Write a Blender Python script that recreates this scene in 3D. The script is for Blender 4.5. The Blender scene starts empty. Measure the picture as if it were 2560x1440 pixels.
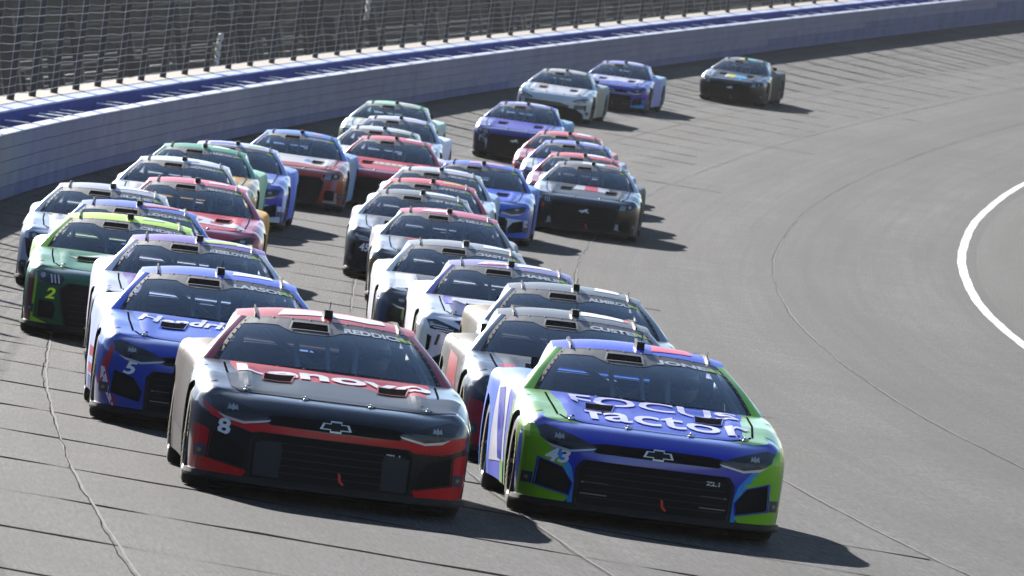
import bpy, bmesh, math, random
import numpy as np
from mathutils import Vector, Matrix
from mathutils.bvhtree import BVHTree
R_ = math.radians
random.seed(7)
scene = bpy.context.scene
col = scene.collection

# ------------------------------------------------------------------ camera
# The turn is a cone: every joint of the paving is a circle round (CX, 0), the surface is banked.
CX, BANK, R0 = 737.431, 0.20938, 730.0
KB = math.tan(BANK)
CAM_Z = 88.56326 - (730.0 - 331.47789) * KB
YAW, PITCH, ROLL = -1.7233224 + math.pi, -0.03585423, -0.08179794
FPX = 19999.5                                   # focal length in pixels of a 2560 px wide frame
fw = Vector((math.cos(YAW) * math.cos(PITCH), math.sin(YAW) * math.cos(PITCH), math.sin(PITCH)))
r0 = Vector((math.sin(YAW), -math.cos(YAW), 0)); u0 = r0.cross(fw)
cr = (r0 * math.cos(ROLL) + u0 * math.sin(ROLL)).normalized(); cu = cr.cross(fw)
cam_d = bpy.data.cameras.new('camera'); cam = bpy.data.objects.new('camera', cam_d); col.objects.link(cam)
CAM = Vector((0, 0, CAM_Z))
cam.matrix_world = Matrix(((cr.x, cu.x, -fw.x, CAM.x), (cr.y, cu.y, -fw.y, CAM.y), (cr.z, cu.z, -fw.z, CAM.z), (0, 0, 0, 1)))
cam_d.sensor_width = 36.0; cam_d.lens = FPX / 2560 * 36; cam_d.clip_start = 1.0; cam_d.clip_end = 20000
scene.camera = cam
cam_d.dof.use_dof = True; cam_d.dof.focus_distance = 64.0; cam_d.dof.aperture_fstop = 13.0
def project(p):
    v = p - CAM; d = v.dot(fw)
    return 1280 + FPX * v.dot(cr) / d, 720 - FPX * v.dot(cu) / d

# ------------------------------------------------------------------ track frame
def er_(phi): return Vector((-math.cos(phi), math.sin(phi), 0))
def track(r, phi, z=0.0):
    e = er_(phi)
    return Vector((CX, 0, 0)) + e * r + Vector((0, 0, (r - R0) * KB)) + nrm(phi) * z
def nrm(phi):
    e = er_(phi); return Vector((-math.sin(BANK) * e.x, -math.sin(BANK) * e.y, math.cos(BANK)))
def outv(phi):
    e = er_(phi); return Vector((math.cos(BANK) * e.x, math.cos(BANK) * e.y, math.sin(BANK)))
def tan_(phi): return Vector((math.sin(phi), math.cos(phi), 0))
R_WALL, R_LINE = 736.70, 721.50
P_NEAR, P_FAR = 0.045, 0.62

# ------------------------------------------------------------------ sky, sun, exposure
SUN_LAT, SUN_BACK = 0.78, 2.45
sdir = (nrm(.1) + outv(.1) * SUN_LAT + tan_(.1) * SUN_BACK).normalized()
sun_el = math.asin(sdir.z); sun_az = math.atan2(sdir.x, sdir.y)
world = bpy.data.worlds.new('World'); scene.world = world; world.use_nodes = True
wn = world.node_tree.nodes; wl = world.node_tree.links
sky = wn.new('ShaderNodeTexSky'); sky.sky_type = 'NISHITA'; sky.sun_disc = False
sky.sun_elevation = sun_el; sky.sun_rotation = sun_az; sky.altitude = 300; sky.air_density = 1.0; sky.dust_density = 0.25; sky.ozone_density = 2.5
bg = wn['Background']; bg.inputs['Strength'].default_value = 0.065
wl.new(sky.outputs[0], bg.inputs['Color'])
sun_d = bpy.data.lights.new('sun', 'SUN'); sun = bpy.data.objects.new('sun', sun_d); col.objects.link(sun)
sun_d.energy = 5.0; sun_d.angle = R_(0.55); sun_d.color = (1.0, 0.955, 0.90)
sun.rotation_euler = sdir.to_track_quat('Z', 'Y').to_euler()
sun.location = (0, 0, 60)
scene.view_settings.view_transform = 'Standard'; scene.view_settings.look = 'None'
scene.view_settings.exposure = 1.3; scene.view_settings.gamma = 1.0
scene.render.engine = 'CYCLES'
scene.cycles.max_bounces = 6; scene.cycles.transparent_max_bounces = 12
scene.cycles.volume_bounces = 0

# ------------------------------------------------------------------ helpers
def lin(c):
    return tuple((v / 12.92 if v <= .04045 else ((v + .055) / 1.055) ** 2.4) for v in c)
def hexc(h):
    h = h.lstrip('#'); return lin(tuple(int(h[i:i + 2], 16) / 255 for i in (0, 2, 4)))
def mesh(name, verts, faces, smooth=False):
    m = bpy.data.meshes.new(name); m.from_pydata([tuple(v) for v in verts], [], faces)
    if smooth:
        for p in m.polygons: p.use_smooth = True
    m.update(); return m
def obj(name, me, mat=None, parent=None, **props):
    o = bpy.data.objects.new(name, me); col.objects.link(o)
    if mat is not None and me is not None:
        if len(me.materials) == 0: me.materials.append(mat)
        if me.materials[0] is not mat:
            o.material_slots[0].link = 'OBJECT'; o.material_slots[0].material = mat
    if parent is not None: o.parent = parent
    for k, v in props.items(): o[k] = v
    return o
class MB:
    def __init__(s): s.v = []; s.f = []
    def add(s, vs, fs):
        n = len(s.v); s.v += [tuple(v) for v in vs]; s.f += [tuple(i + n for i in f) for f in fs]; return s
    def grid(s, rows, close=False):
        n = len(rows[0]); vs = [p for r in rows for p in r]; fs = []
        for i in range(len(rows) - 1):
            for j in range(n - (0 if close else 1)):
                k = (j + 1) % n; fs.append((i * n + j, i * n + k, (i + 1) * n + k, (i + 1) * n + j))
        return s.add(vs, fs)
    def hexa(s, a, b):           # two quads (lists of 4) joined into a box
        return s.add(list(a) + list(b), [(3, 2, 1, 0), (4, 5, 6, 7)] + [(i, (i + 1) % 4, 4 + (i + 1) % 4, 4 + i) for i in range(4)])
    def box(s, c, d):
        x, y, z = c; a, b, e = d[0] / 2, d[1] / 2, d[2] / 2
        q = [(x - a, y - b), (x + a, y - b), (x + a, y + b), (x - a, y + b)]
        return s.hexa([(p[0], p[1], z - e) for p in q], [(p[0], p[1], z + e) for p in q])
    def tube(s, pts, r, n=8, cap=True):
        pts = [Vector(p) for p in pts]; rows = []
        rr = r if isinstance(r, (list, tuple)) else [r] * len(pts)
        for i, p in enumerate(pts):
            t = (pts[min(i + 1, len(pts) - 1)] - pts[max(i - 1, 0)]).normalized()
            a = Vector((0, 0, 1)) if abs(t.z) < .9 else Vector((1, 0, 0))
            u = t.cross(a).normalized(); w = t.cross(u)
            rows.append([p + (u * math.cos(2 * math.pi * k / n) + w * math.sin(2 * math.pi * k / n)) * rr[i] for k in range(n)])
        b = len(s.v); s.grid(rows, True)
        if cap:
            s.f.append(tuple(range(b + n - 1, b - 1, -1))); e = b + n * (len(pts) - 1); s.f.append(tuple(range(e, e + n)))
        return s
    def lathe(s, prof, n=24, axis='x', c=(0, 0, 0)):
        rows = []
        for (h, r) in prof:
            row = []
            for k in range(n):
                a = 2 * math.pi * k / n; p, q = r * math.cos(a), r * math.sin(a)
                row.append({'x': (c[0] + h, c[1] + p, c[2] + q), 'y': (c[0] + p, c[1] + h, c[2] + q), 'z': (c[0] + p, c[1] + q, c[2] + h)}[axis])
            rows.append(row)
        return s.grid(rows, True)
    def mesh(s, name, smooth=False): return mesh(name, s.v, s.f, smooth)

# ------------------------------------------------------------------ materials
def new_mat(name):
    m = bpy.data.materials.new(name); m.use_nodes = True
    return m, m.node_tree.nodes, m.node_tree.links, m.node_tree.nodes['Principled BSDF']
_flat = {}
def flat(name, c, rough=.5, metal=0.0, spec=.5, noise=0.0, nscale=8.0, bump=0.0):
    k = (name, c, rough, metal)
    if k in _flat: return _flat[k]
    m, n, l, b = new_mat(name)
    cc = hexc(c) if isinstance(c, str) else c
    b.inputs['Base Color'].default_value = (*cc, 1); b.inputs['Roughness'].default_value = rough
    b.inputs['Metallic'].default_value = metal; b.inputs['Specular IOR Level'].default_value = spec
    if noise > 0:
        tc = n.new('ShaderNodeTexCoord'); t = n.new('ShaderNodeTexNoise'); t.inputs['Scale'].default_value = nscale; t.inputs['Detail'].default_value = 6
        l.new(tc.outputs['Object'], t.inputs['Vector'])
        r = n.new('ShaderNodeMapRange'); r.inputs[1].default_value = .3; r.inputs[2].default_value = .7
        r.inputs[3].default_value = 1 - noise; r.inputs[4].default_value = 1 + noise * .5
        l.new(t.outputs[0], r.inputs[0])
        mx = n.new('ShaderNodeVectorMath'); mx.operation = 'SCALE'; mx.inputs[0].default_value = cc
        l.new(r.outputs[0], mx.inputs['Scale']); l.new(mx.outputs[0], b.inputs['Base Color'])
        if bump > 0:
            bp = n.new('ShaderNodeBump'); bp.inputs['Strength'].default_value = bump; bp.inputs['Distance'].default_value = .02
            l.new(t.outputs[0], bp.inputs['Height']); l.new(bp.outputs[0], b.inputs['Normal'])
    _flat[k] = m; return m
import colorsys
def deepen(h):
    """wrap colours as judged by eye were a little weak: strengthen the saturation of the mid tones"""
    h = h.lstrip('#'); hh, ss, vv = colorsys.rgb_to_hsv(*(int(h[i:i + 2], 16) / 255 for i in (0, 2, 4)))
    if .15 < ss < .78 and vv > .45: ss = min(1, ss * 1.28)
    return lin(colorsys.hsv_to_rgb(hh, ss, vv))
_paint = {}
def paint(c, rough=.38, coat=.22, metal=0.0, cr_=.07):
    k = (c, rough, coat, metal, cr_)
    if k in _paint: return _paint[k]
    m, n, l, b = new_mat('car_paint')
    cc = deepen(c) if isinstance(c, str) else c
    tc = n.new('ShaderNodeTexCoord'); t = n.new('ShaderNodeTexNoise'); t.inputs['Scale'].default_value = 5; t.inputs['Detail'].default_value = 8; t.inputs['Roughness'].default_value = .7
    l.new(tc.outputs['Object'], t.inputs['Vector'])
    r = n.new('ShaderNodeMapRange'); r.inputs[1].default_value = .45; r.inputs[2].default_value = .8; r.inputs[3].default_value = 0; r.inputs[4].default_value = .16
    l.new(t.outputs[0], r.inputs[0])
    mx = n.new('ShaderNodeMix'); mx.data_type = 'RGBA'; mx.inputs[6].default_value = (*cc, 1); mx.inputs[7].default_value = (.07, .064, .058, 1)   # track dust and rubber
    l.new(r.outputs[0], mx.inputs[0]); l.new(mx.outputs[2], b.inputs['Base Color'])
    b.inputs['Roughness'].default_value = rough; b.inputs['Metallic'].default_value = metal; b.inputs['Specular IOR Level'].default_value = .15
    b.inputs['Coat Weight'].default_value = coat; b.inputs['Coat Roughness'].default_value = cr_
    _paint[k] = m; return m

def asphalt_mat(name, base, dark, light):
    m, n, l, b = new_mat(name)
    tc = n.new('ShaderNodeTexCoord')
    def noise(scale, detail=4, rough=.6, vec=None):
        t = n.new('ShaderNodeTexNoise'); t.inputs['Scale'].default_value = scale; t.inputs['Detail'].default_value = detail; t.inputs['Roughness'].default_value = rough
        l.new(vec if vec else tc.outputs['Object'], t.inputs['Vector']); return t.outputs[0]
    def rng(s, a, b_, c, d):
        r = n.new('ShaderNodeMapRange'); r.inputs[1].default_value = a; r.inputs[2].default_value = b_; r.inputs[3].default_value = c; r.inputs[4].default_value = d
        l.new(s, r.inputs[0]); return r.outputs[0]
    def mixc(f, a, c):
        x = n.new('ShaderNodeMix'); x.data_type = 'RGBA'; l.new(f, x.inputs[0])
        for i, v in ((6, a), (7, c)):
            if isinstance(v, tuple): x.inputs[i].default_value = (*v, 1)
            else: l.new(v, x.inputs[i])
        return x.outputs[2]
    big = mixc(rng(noise(.11, 5), .35, .7, 0, 1), base, dark)
    mid = mixc(rng(noise(1.3, 5), .45, .75, 0, .55), big, light)
    uv = n.new('ShaderNodeUVMap'); uv.uv_map = 'lane'                           # x across the track, y along it
    mp = n.new('ShaderNodeMapping'); mp.inputs['Scale'].default_value = (.55, .006, 1); l.new(uv.outputs[0], mp.inputs[0])
    lane = rng(noise(1, 5, .62, mp.outputs[0]), .38, .62, 0, .8)              # rubber laid down along the lanes
    mid2 = mixc(lane, mid, dark)
    def times(c, f):
        v = n.new('ShaderNodeVectorMath'); v.operation = 'SCALE'; l.new(c, v.inputs[0]); l.new(f, v.inputs['Scale']); return v.outputs[0]
    mpv = n.new('ShaderNodeMapping'); mpv.inputs['Scale'].default_value = (42, 2.2, 1); l.new(uv.outputs[0], mpv.inputs[0])
    mps = n.new('ShaderNodeMapping'); mps.inputs['Scale'].default_value = (5.5, .035, 1); l.new(uv.outputs[0], mps.inputs[0])
    mpb = n.new('ShaderNodeMapping'); mpb.inputs['Scale'].default_value = (.9, .05, 1); l.new(uv.outputs[0], mpb.inputs[0])
    c1 = times(mid2, rng(noise(1, 3, .75, mpv.outputs[0]), .36, .64, .52, 1.62))     # stones
    c2 = times(c1, rng(noise(55, 2, .8), .4, .62, .85, 1.15))
    c3 = times(c2, rng(noise(1, 4, .7, mps.outputs[0]), .35, .68, 1.18, .80))        # thin streaks of rubber
    c4 = times(c3, rng(noise(1, 5, .65, mpb.outputs[0]), .36, .66, .82, 1.22))       # worn patches
    l.new(c4, b.inputs['Base Color']); b.inputs['Roughness'].default_value = .85; b.inputs['Specular IOR Level'].default_value = .10
    bp = n.new('ShaderNodeBump'); bp.inputs['Strength'].default_value = .6; bp.inputs['Distance'].default_value = .012
    l.new(noise(38, 3, .7), bp.inputs['Height']); l.new(bp.outputs[0], b.inputs['Normal'])
    return m
M_ASPH = asphalt_mat('asphalt', (.054, .053, .053), (.027, .027, .028), (.076, .075, .073))
M_APRON = asphalt_mat('apron_asphalt', (.044, .043, .042), (.029, .029, .029), (.062, .060, .058))
M_DIRT = flat('infield_ground', (.20, .17, .12), .95, noise=.3, nscale=.2)
M_SEAL = flat('crack_sealant', (.115, .112, .106), .85, noise=.3, nscale=3, spec=.1)
M_CRACK = flat('seam_crack', (.042, .041, .040), .95, spec=.0)
M_GROOVE = flat('dark_joint', (.020, .020, .020), .95, noise=.5, nscale=6, spec=.0)
M_WHITE = flat('white_line_paint', (.72, .72, .70), .7, noise=.22, nscale=3, bump=.2)

# ------------------------------------------------------------------ ground and track
def zr(r):
    """height of the ground (not the track sheet) at radius r"""
    pts = [(0, -6.2), (640, -6.2), (700, -3.2), (718, (718 - R0) * KB - .02), (R_WALL + 1.3, (R_WALL + 1.3 - R0) * KB - .05), (R_WALL + 2.0, -.6), (R_WALL + 30, -.8), (1600, -.9)]
    for (a, za), (b_, zb) in zip(pts, pts[1:]):
        if r <= b_: return za + (zb - za) * (r - a) / (b_ - a)
    return pts[-1][1]
gr = [1, 200, 450, 600, 640, 670, 700, 712, 718, R_WALL + 1.3, R_WALL + 2.0, R_WALL + 8, R_WALL + 30, 900, 1200, 1600]
rows = []
for r in gr:
    rows.append([Vector((CX, 0, zr(r) - .05)) + er_(2 * math.pi * k / 720) * r for k in range(720)])
g = MB().grid(rows, True)
obj('ground', g.mesh('ground', True), M_DIRT, None, kind='structure', label='dry ground around the banked speedway turn')
def ribbon(radii, p0, p1, n, z, lane=False, wob=None):
    rows = []; uv = []
    for i in range(n + 1):
        ph = p0 + (p1 - p0) * i / n
        rows.append([track(r + (wob(i, r) if wob else 0), ph, z) for r in radii]); uv.append([(r, ph * R0) for r in radii])
    b = MB().grid(rows); me = b.mesh('ribbon', True)
    if lane:
        u = me.uv_layers.new(name='lane'); fl = [x for r in uv for x in r]
        for lp in me.loops: u.data[lp.index].uv = fl[lp.vertex_index]
    return me
track_o = obj('race_track', ribbon([R_LINE - .35 + i * (R_WALL + .5 - R_LINE + .35) / 10 for i in range(11)], -.12, P_FAR, 420, 0, True), M_ASPH, None, kind='structure', label='grey asphalt banked racing surface')
# apron below the white line: flatter
rows = []; uvs = []
for i in range(301):
    ph = -.12 + (P_FAR + .12) * i / 300
    rw = []
    for j in range(8):
        d = j * 2.6; p = track(R_LINE - .33, ph, 0) - er_(ph) * d - Vector((0, 0, d * math.tan(R_(8.5)) + .003)); rw.append(p)
        uvs.append((R_LINE - d, ph * R0))
    rows.append(rw)
me = MB().grid(rows).mesh('apron', True); u = me.uv_layers.new(name='lane')
for lp in me.loops: u.data[lp.index].uv = uvs[lp.vertex_index]
me.flip_normals()
obj('apron', me, M_APRON, None, kind='structure', label='flat asphalt apron inside the white line')
rs = random.Random(3)
def wob_line(seed, amp):
    q = random.Random(seed); ph = [q.uniform(0, 6.28) for _ in range(4)]
    return lambda i, r: amp * (math.sin(i * .05 + ph[0]) + .6 * math.sin(i * .17 + ph[1]) + .4 * math.sin(i * .61 + ph[2]) + .25 * math.sin(i * 1.7 + ph[3]))
obj('boundary_line', ribbon([R_LINE - .16, R_LINE + .0], -.1, P_FAR, 900, .006, wob=wob_line(5, .012)), M_WHITE, track_o)
for k, (r, w, wc) in enumerate(((724.8, .011, .006), (727.95, .012, .006), (731.0, .010, .005), (734.2, .009, .006))):
    wb = wob_line(20 + k, .010)
    obj('paving_seam', ribbon([r - w, r + w], -.1, P_FAR, 1400, .004, wob=wb), M_SEAL, track_o)
    wb2 = wob_line(20 + k, .010); wb3 = wob_line(40 + k, .012)
    obj('paving_crack', ribbon([r - wc * .5 + .02, r + wc * .5 + .02], -.1, P_FAR, 1400, .008, wob=lambda i, q: wb2(i, q) + wb3(i * 1.7, q)), M_CRACK, track_o)
# saw-cut joints running across the banking, cut at a slant
def fade_(q, i): return .25 if q.random() < .15 else 1.0
def joint(s0, ra, rb, slant, width, seed):
    q = random.Random(seed); rows = []
    n = 26
    for i in range(n + 1):
        r = ra + (rb - ra) * i / n
        s = s0 - (734.7 - r) * slant + q.uniform(-.05, .05)
        w = width * max(.04, q.uniform(.0, 1.25)) * fade_(q, i)
        rows.append([track(r, (s - w / 2) / 734.7, .0035), track(r, (s + w / 2) / 734.7, .0035)])
    b = MB().grid(rows); m = b.mesh('joint'); m.flip_normals(); return m
for k in range(64):
    s0 = 734.7 * .058 + (k - 3) * 4.39
    rb = 736.6; ra = 728.3 + rs.uniform(-.3, .6) if k % 7 else 726.8
    obj('pavement_joint', joint(s0, ra, rb, 1.05, .17, 100 + k), M_GROOVE, track_o)

# ------------------------------------------------------------------ outer wall
def local(phi, o, n_, r=R_WALL): return track(r, phi) + outv(phi) * o + nrm(phi) * n_
def arc_bar(p0, p1, n, o0, o1, n0, n1, name):
    """a bar of rectangular section that follows the wall"""
    b = MB(); rows = []
    for i in range(n + 1):
        ph = p0 + (p1 - p0) * i / n
        rows.append([local(ph, o0, n0), local(ph, o1, n0), local(ph, o1, n1), local(ph, o0, n1)])
    b.grid(rows, True); m = len(rows) * 4
    b.f += [(0, 1, 2, 3), (m - 1, m - 2, m - 3, m - 4)]
    return b.mesh(name)
M_W1 = flat('barrier_white', (.235, .232, .325), .8, spec=.12, noise=.12, nscale=.8)
M_W2 = flat('barrier_blue', (.13, .15, .285), .8, spec=.12, noise=.2, nscale=1.0)
M_W3 = flat('barrier_pale_blue', (.22, .225, .33), .8, spec=.12, noise=.15, nscale=1.0)
M_TOPW = flat('barrier_cap_white', (.40, .43, .56), .5, noise=.15, nscale=4)
M_BLUE = flat('wall_blue', (.025, .060, .34), .85, spec=.08, noise=.3, nscale=1.5)
M_LIT_BLUE = flat('wall_cap_lit_blue', (.36, .43, .70), .8, spec=.1, noise=.3, nscale=2)  # wall blue lightened to carry the sunlight on the wall top
M_CREAM = flat('footing_cream', (.21, .175, .13), .85, noise=.25, nscale=3)
M_STRAP = flat('strap_white', (.75, .75, .78), .5)
barrier = obj('impact_barrier', None, None, None, label='long banked outer impact barrier of stacked steel tubes, grey white above blue', category='barrier')
barrier.location = (0, 0, 0)
PAN = 6.1 / R_WALL
npan = int((.56 - P_NEAR) / PAN)
TH, TG = .194, .010
for k in range(npan):
    p0 = P_NEAR + k * PAN; p1 = p0 + PAN
    pan = obj('barrier_panel', arc_bar(p0, p1, 4, .05, .19, .02, .02 + 5 * (TH + TG), 'backing'), flat('barrier_backing', (.05, .05, .07), .8), barrier)
    for j in range(5):
        z0 = .03 + j * (TH + TG)
        mt = M_W1 if j >= 2 else (M_W3 if j == 1 else M_W2)
        if p0 > .30 + .030 * j: mt = M_W3
        if p0 > .33 + .030 * j: mt = M_W2
        q = rs.uniform(-.003, .003)
        obj('barrier_tube', arc_bar(p0 + .02 / R_WALL, p1 - .02 / R_WALL, 4, 0 + q, .12 + q, z0, z0 + TH, 'tube'), mt, pan)
    obj('barrier_cap', arc_bar(p0 + .01 / R_WALL, p1 - .01 / R_WALL, 4, -.012, .235, 1.052, 1.075, 'cap'), M_TOPW, barrier)
for k in range(int((.56 - P_NEAR) * R_WALL / 2.2)):
    if rs.random() < .22: continue
    ph = P_NEAR + (k + rs.uniform(-.2, .2)) * 2.2 / R_WALL; w = rs.choice((.10, .16, .28)) / R_WALL
    obj('barrier_strap', arc_bar(ph, ph + w, 1, .20, .60, 1.08, 1.10, 'strap'), M_STRAP, barrier)
cwall = obj('concrete_wall', arc_bar(P_NEAR, .56, 260, .64, .95, -.1, 1.20, 'concrete_wall'), M_BLUE, None, label='blue painted concrete wall behind the impact barrier', category='wall')
obj('wall_coping', arc_bar(P_NEAR, .56, 260, .62, .98, 1.203, 1.235, 'coping'), M_LIT_BLUE, cwall)
obj('footing', arc_bar(P_NEAR, .56, 260, .985, 1.50, -.3, 1.245, 'footing'), M_CREAM, cwall)

# ------------------------------------------------------------------ catch fence
M_POST = flat('fence_post_steel', (.10, .097, .093), .7, .0, spec=.2, noise=.2, nscale=3)
M_CABLE = flat('fence_cable', (.24, .24, .25), .6, .0)
M_BRIGHT_EDGE = flat('bright_edge_tube', (.36, .35, .33), .5)
fence = obj('catch_fence', None, None, None, label='tall steel catch fence of posts and horizontal cables on the outer wall', category='fence')
SP = 4.0 / R_WALL; nf = int((.56 - P_NEAR) / SP)
FH = 5.2
def fence_post(ph):
    """H-section post that leans with the banking and stands square to the surface"""
    b = MB(); t = tan_(ph)
    path = [(1.16, .9), (1.16, 2.0), (1.16, 3.2), (1.16, 4.1)]
    for (wo, wt, oo, ot) in ((.012, .06, -.055, 0), (.012, .06, .055, 0), (.098, .008, 0, 0)):
        rows = []
        for (o, z) in path:
            c = local(ph, o + oo, z) + t * ot
            rows.append([c + outv(ph) * sx * wo / 2 + t * sy * wt for sx, sy in ((-1, -1), (1, -1), (1, 1), (-1, 1))])
        n0 = len(b.v); b.grid(rows, True); b.f += [(n0, n0 + 1, n0 + 2, n0 + 3), (n0 + 15, n0 + 14, n0 + 13, n0 + 12)]
    return b.mesh('fence_post')
for k in range(nf + 1):
    ph = P_NEAR + k * SP; po = obj('fence_post', fence_post(ph), M_POST, fence)
    obj('bright_edge_tube', MB().tube([local(ph - .10 / R_WALL, 1.20, .95), local(ph - .10 / R_WALL, 1.20, 4.05)], .008, 6).mesh('rod', True), M_BRIGHT_EDGE, po)  # pale tube added to give each post its bright sunlit edge
for j in range(19):
    z = 1.38 + j * .147; pts = []
    q = random.Random(900 + j)
    o = 1.06 if z < 3.9 else 1.06 - (z - 3.9) * .25
    for k in range(nf * 4 + 1):
        ph = P_NEAR + k * SP / 4; sag = (-.022 if k % 4 == 2 else (-.016 if k % 4 else 0)) * q.uniform(.3, 1.5)
        pts.append(local(ph, o, z + sag))
    obj('fence_cable', MB().tube(pts, .005 if j % 3 else .0075, 5).mesh('fence_cable', True), M_CABLE, fence)

# ------------------------------------------------------------------ grandstand behind the fence
M_CONC = flat('stand_concrete', (.07, .062, .053), .9, noise=.35, nscale=.7)
M_BENCH = flat('bench_aluminium', (.075, .072, .068), .7, .0, noise=.25, nscale=2)
M_STEEL = flat('stand_steel', (.10, .098, .095), .6, .3)
M_DARK = flat('stand_wall_dark', (.04, .038, .036), .9, noise=.4, nscale=.5)
stand = obj('grandstand', None, None, None, label='grey stepped grandstand with aluminium benches behind the catch fence', category='grandstand')
def wbar(p0, p1, n, ra, rb, za, zb, name):
    b = MB(); rows = []
    for i in range(n + 1):
        ph = p0 + (p1 - p0) * i / n; e = er_(ph); c = Vector((CX, 0, 0))
        rows.append([c + e * ra + Vector((0, 0, za)), c + e * rb + Vector((0, 0, za)), c + e * rb + Vector((0, 0, zb)), c + e * ra + Vector((0, 0, zb))])
    b.grid(rows, True); m = len(rows) * 4; b.f += [(0, 1, 2, 3), (m - 1, m - 2, m - 3, m - 4)]
    return b.mesh(name)
GZ = -.75; GR = R_WALL + 7.0
SP0, SP1 = .06, .60
obj('front_wall', wbar(SP0, SP1, 160, GR - .3, GR, GZ - .4, 2.3, 'front_wall'), M_DARK, stand)
for k in range(16):
    obj('seating_step', wbar(SP0, SP1, 160, GR + .003 + k * .8, GR + .8 + k * .8, GZ, 2.05 + k * .42, 'step'), M_CONC, stand)
    obj('bench', wbar(SP0, SP1, 160, GR + .35 + k * .8, GR + .62 + k * .8, 2.47 + k * .42, 2.51 + k * .42, 'bench'), M_BENCH, stand)
q = random.Random(55)
for k in range(70):
    ph = SP0 + .01 + (SP1 - SP0 - .02) * k / 69
    b = MB(); e = er_(ph); c = Vector((CX, 0, 0)) + e * (GR - .42); t = tan_(ph)
    wv = .14
    b.hexa([c + e * sx * wv + t * sy * wv + Vector((0, 0, GZ - .3)) for sx, sy in ((-1, -1), (1, -1), (1, 1), (-1, 1))],
           [c + e * sx * wv + t * sy * wv + Vector((0, 0, 2.75)) for sx, sy in ((-1, -1), (1, -1), (1, 1), (-1, 1))])
    obj('wall_pier', b.mesh('pier'), M_STEEL, stand)
for k in range(26):
    ph = SP0 + .02 + (SP1 - SP0 - .04) * (k + q.uniform(-.3, .3)) / 25
    b = MB()
    for s in range(14):
        b.hexa(*[[Vector((CX, 0, 0)) + er_(ph + dp) * (GR - .9 + s * .27 + dr) + Vector((0, 0, z)) for dp, dr in ((0, 0), (1.3 / 737, 0), (1.3 / 737, .26), (0, .26))] for z in (.25 + s * .19, .29 + s * .19)])
    obj('access_stair', b.mesh('stair'), M_BENCH, stand)
qs = [flat('column_steel', (v, v * .93, v * .85), .75, noise=.3, nscale=1) for v in (.055, .07, .085, .11)]
for k in range(230):                                   # steel columns and braces under the stand
    ph = SP0 + (SP1 - SP0) * (k + q.uniform(-.4, .4)) / 230; e = er_(ph); t = tan_(ph); rr = GR - q.uniform(.8, 3.2)
    c = Vector((CX, 0, 0)) + e * rr; wv = q.choice((.05, .08, .12, .20)); top = q.uniform(2.9, 4.6)
    lean = t * q.uniform(-.15, .15) + e * q.uniform(-.1, .3)
    b = MB(); b.hexa([c + e * sx * wv + t * sy * wv + Vector((0, 0, GZ - .3)) for sx, sy in ((-1, -1), (1, -1), (1, 1), (-1, 1))],
           [c + lean + e * sx * wv + t * sy * wv + Vector((0, 0, top)) for sx, sy in ((-1, -1), (1, -1), (1, 1), (-1, 1))])
    obj('column', b.mesh('column'), q.choice(qs), stand)
for k in range(40):
    ph = SP0 + (SP1 - SP0) * (k + q.uniform(-.4, .4)) / 40; rr = GR - q.uniform(.6, 2.0); z = q.uniform(1.2, 3.4); ln = q.uniform(2, 7) / 737
    obj('cross_beam', wbar(ph, ph + ln, 3, rr, rr + .12, z, z + q.uniform(.06, .22), 'beam'), q.choice(qs), stand)
for z in (2.75, 3.2):
    obj('guard_rail', MB().tube([Vector((CX, 0, z)) + er_(SP0 + (SP1 - SP0) * i / 160) * (GR - .42) for i in range(161)], .03, 6).mesh('rail', True), M_STEEL, stand)

# crumpled plastic sheeting tied to the fence
M_SHEET = flat('plastic_sheet', (.50, .50, .48), .35, noise=.3, nscale=6)
for nm_, px0, ph, z0, z1, lb in (('a', 0, .235, 1.4, 2.1, 'crumpled white plastic sheet hanging low on the catch fence'), ('b', 0, .272, 2.1, 3.0, 'crumpled white plastic sheet tied high on the catch fence')):
    rows = []
    for i in range(15):
        z = z0 + (z1 - z0) * i / 14; w = .04 + .09 * abs(math.sin(i * .8 + len(nm_))) * (.4 + i / 20)
        rows.append([local(ph + (j - 3) / 6 * w * 5 / R_WALL + .25 * i / 14 / R_WALL, 1.02 - .05 * math.sin(i * 1.9 + j * 2.1) - .05, z) for j in range(7)])
    b = MB().grid(rows); b.grid([[Vector(p) + outv(ph) * .012 for p in r] for r in rows])
    obj('plastic_sheet', b.mesh('sheet', True), M_SHEET, None, label=lb, category='sheet')
# ------------------------------------------------------------------ race car template
# car frame: x to the right in the picture (the car's left side), y from the nose backwards, z up
PL = [(0, 0), (.2, .006), (.4, .028), (.58, .075), (.72, .145), (.83, .235), (.905, .35), (.945, .47), (.968, .60), (.985, .75), (.995, .95), (.990, 1.25), (.968, 1.55), (.955, 2.0), (.955, 2.6), (.965, 3.1), (.99, 3.5), (.998, 3.74), (.985, 4.1), (.955, 4.55), (.90, 4.80), (.78, 4.88), (.4, 4.92), (0, 4.93)]
def cat(pts, per):
    out = []; P = [Vector((*p, 0)) for p in pts]
    for i in range(len(P) - 1):
        a, b, c, d = P[max(i - 1, 0)], P[i], P[i + 1], P[min(i + 2, len(P) - 1)]
        if i == 0: a = Vector((-c.x, c.y, 0))
        if i == len(P) - 2: d = Vector((-b.x, b.y, 0))
        for k in range(per):
            t = k / per
            out.append(.5 * ((2 * b) + (c - a) * t + (2 * a - 5 * b + 4 * c - d) * t * t + (3 * b - a - 3 * c + d) * t ** 3))
    out.append(P[-1]); return [(p.x, p.y) for p in out]
plan = cat(PL, 6)
YF, YR, RA, ZW = .96, 3.75, .385, .345
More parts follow.
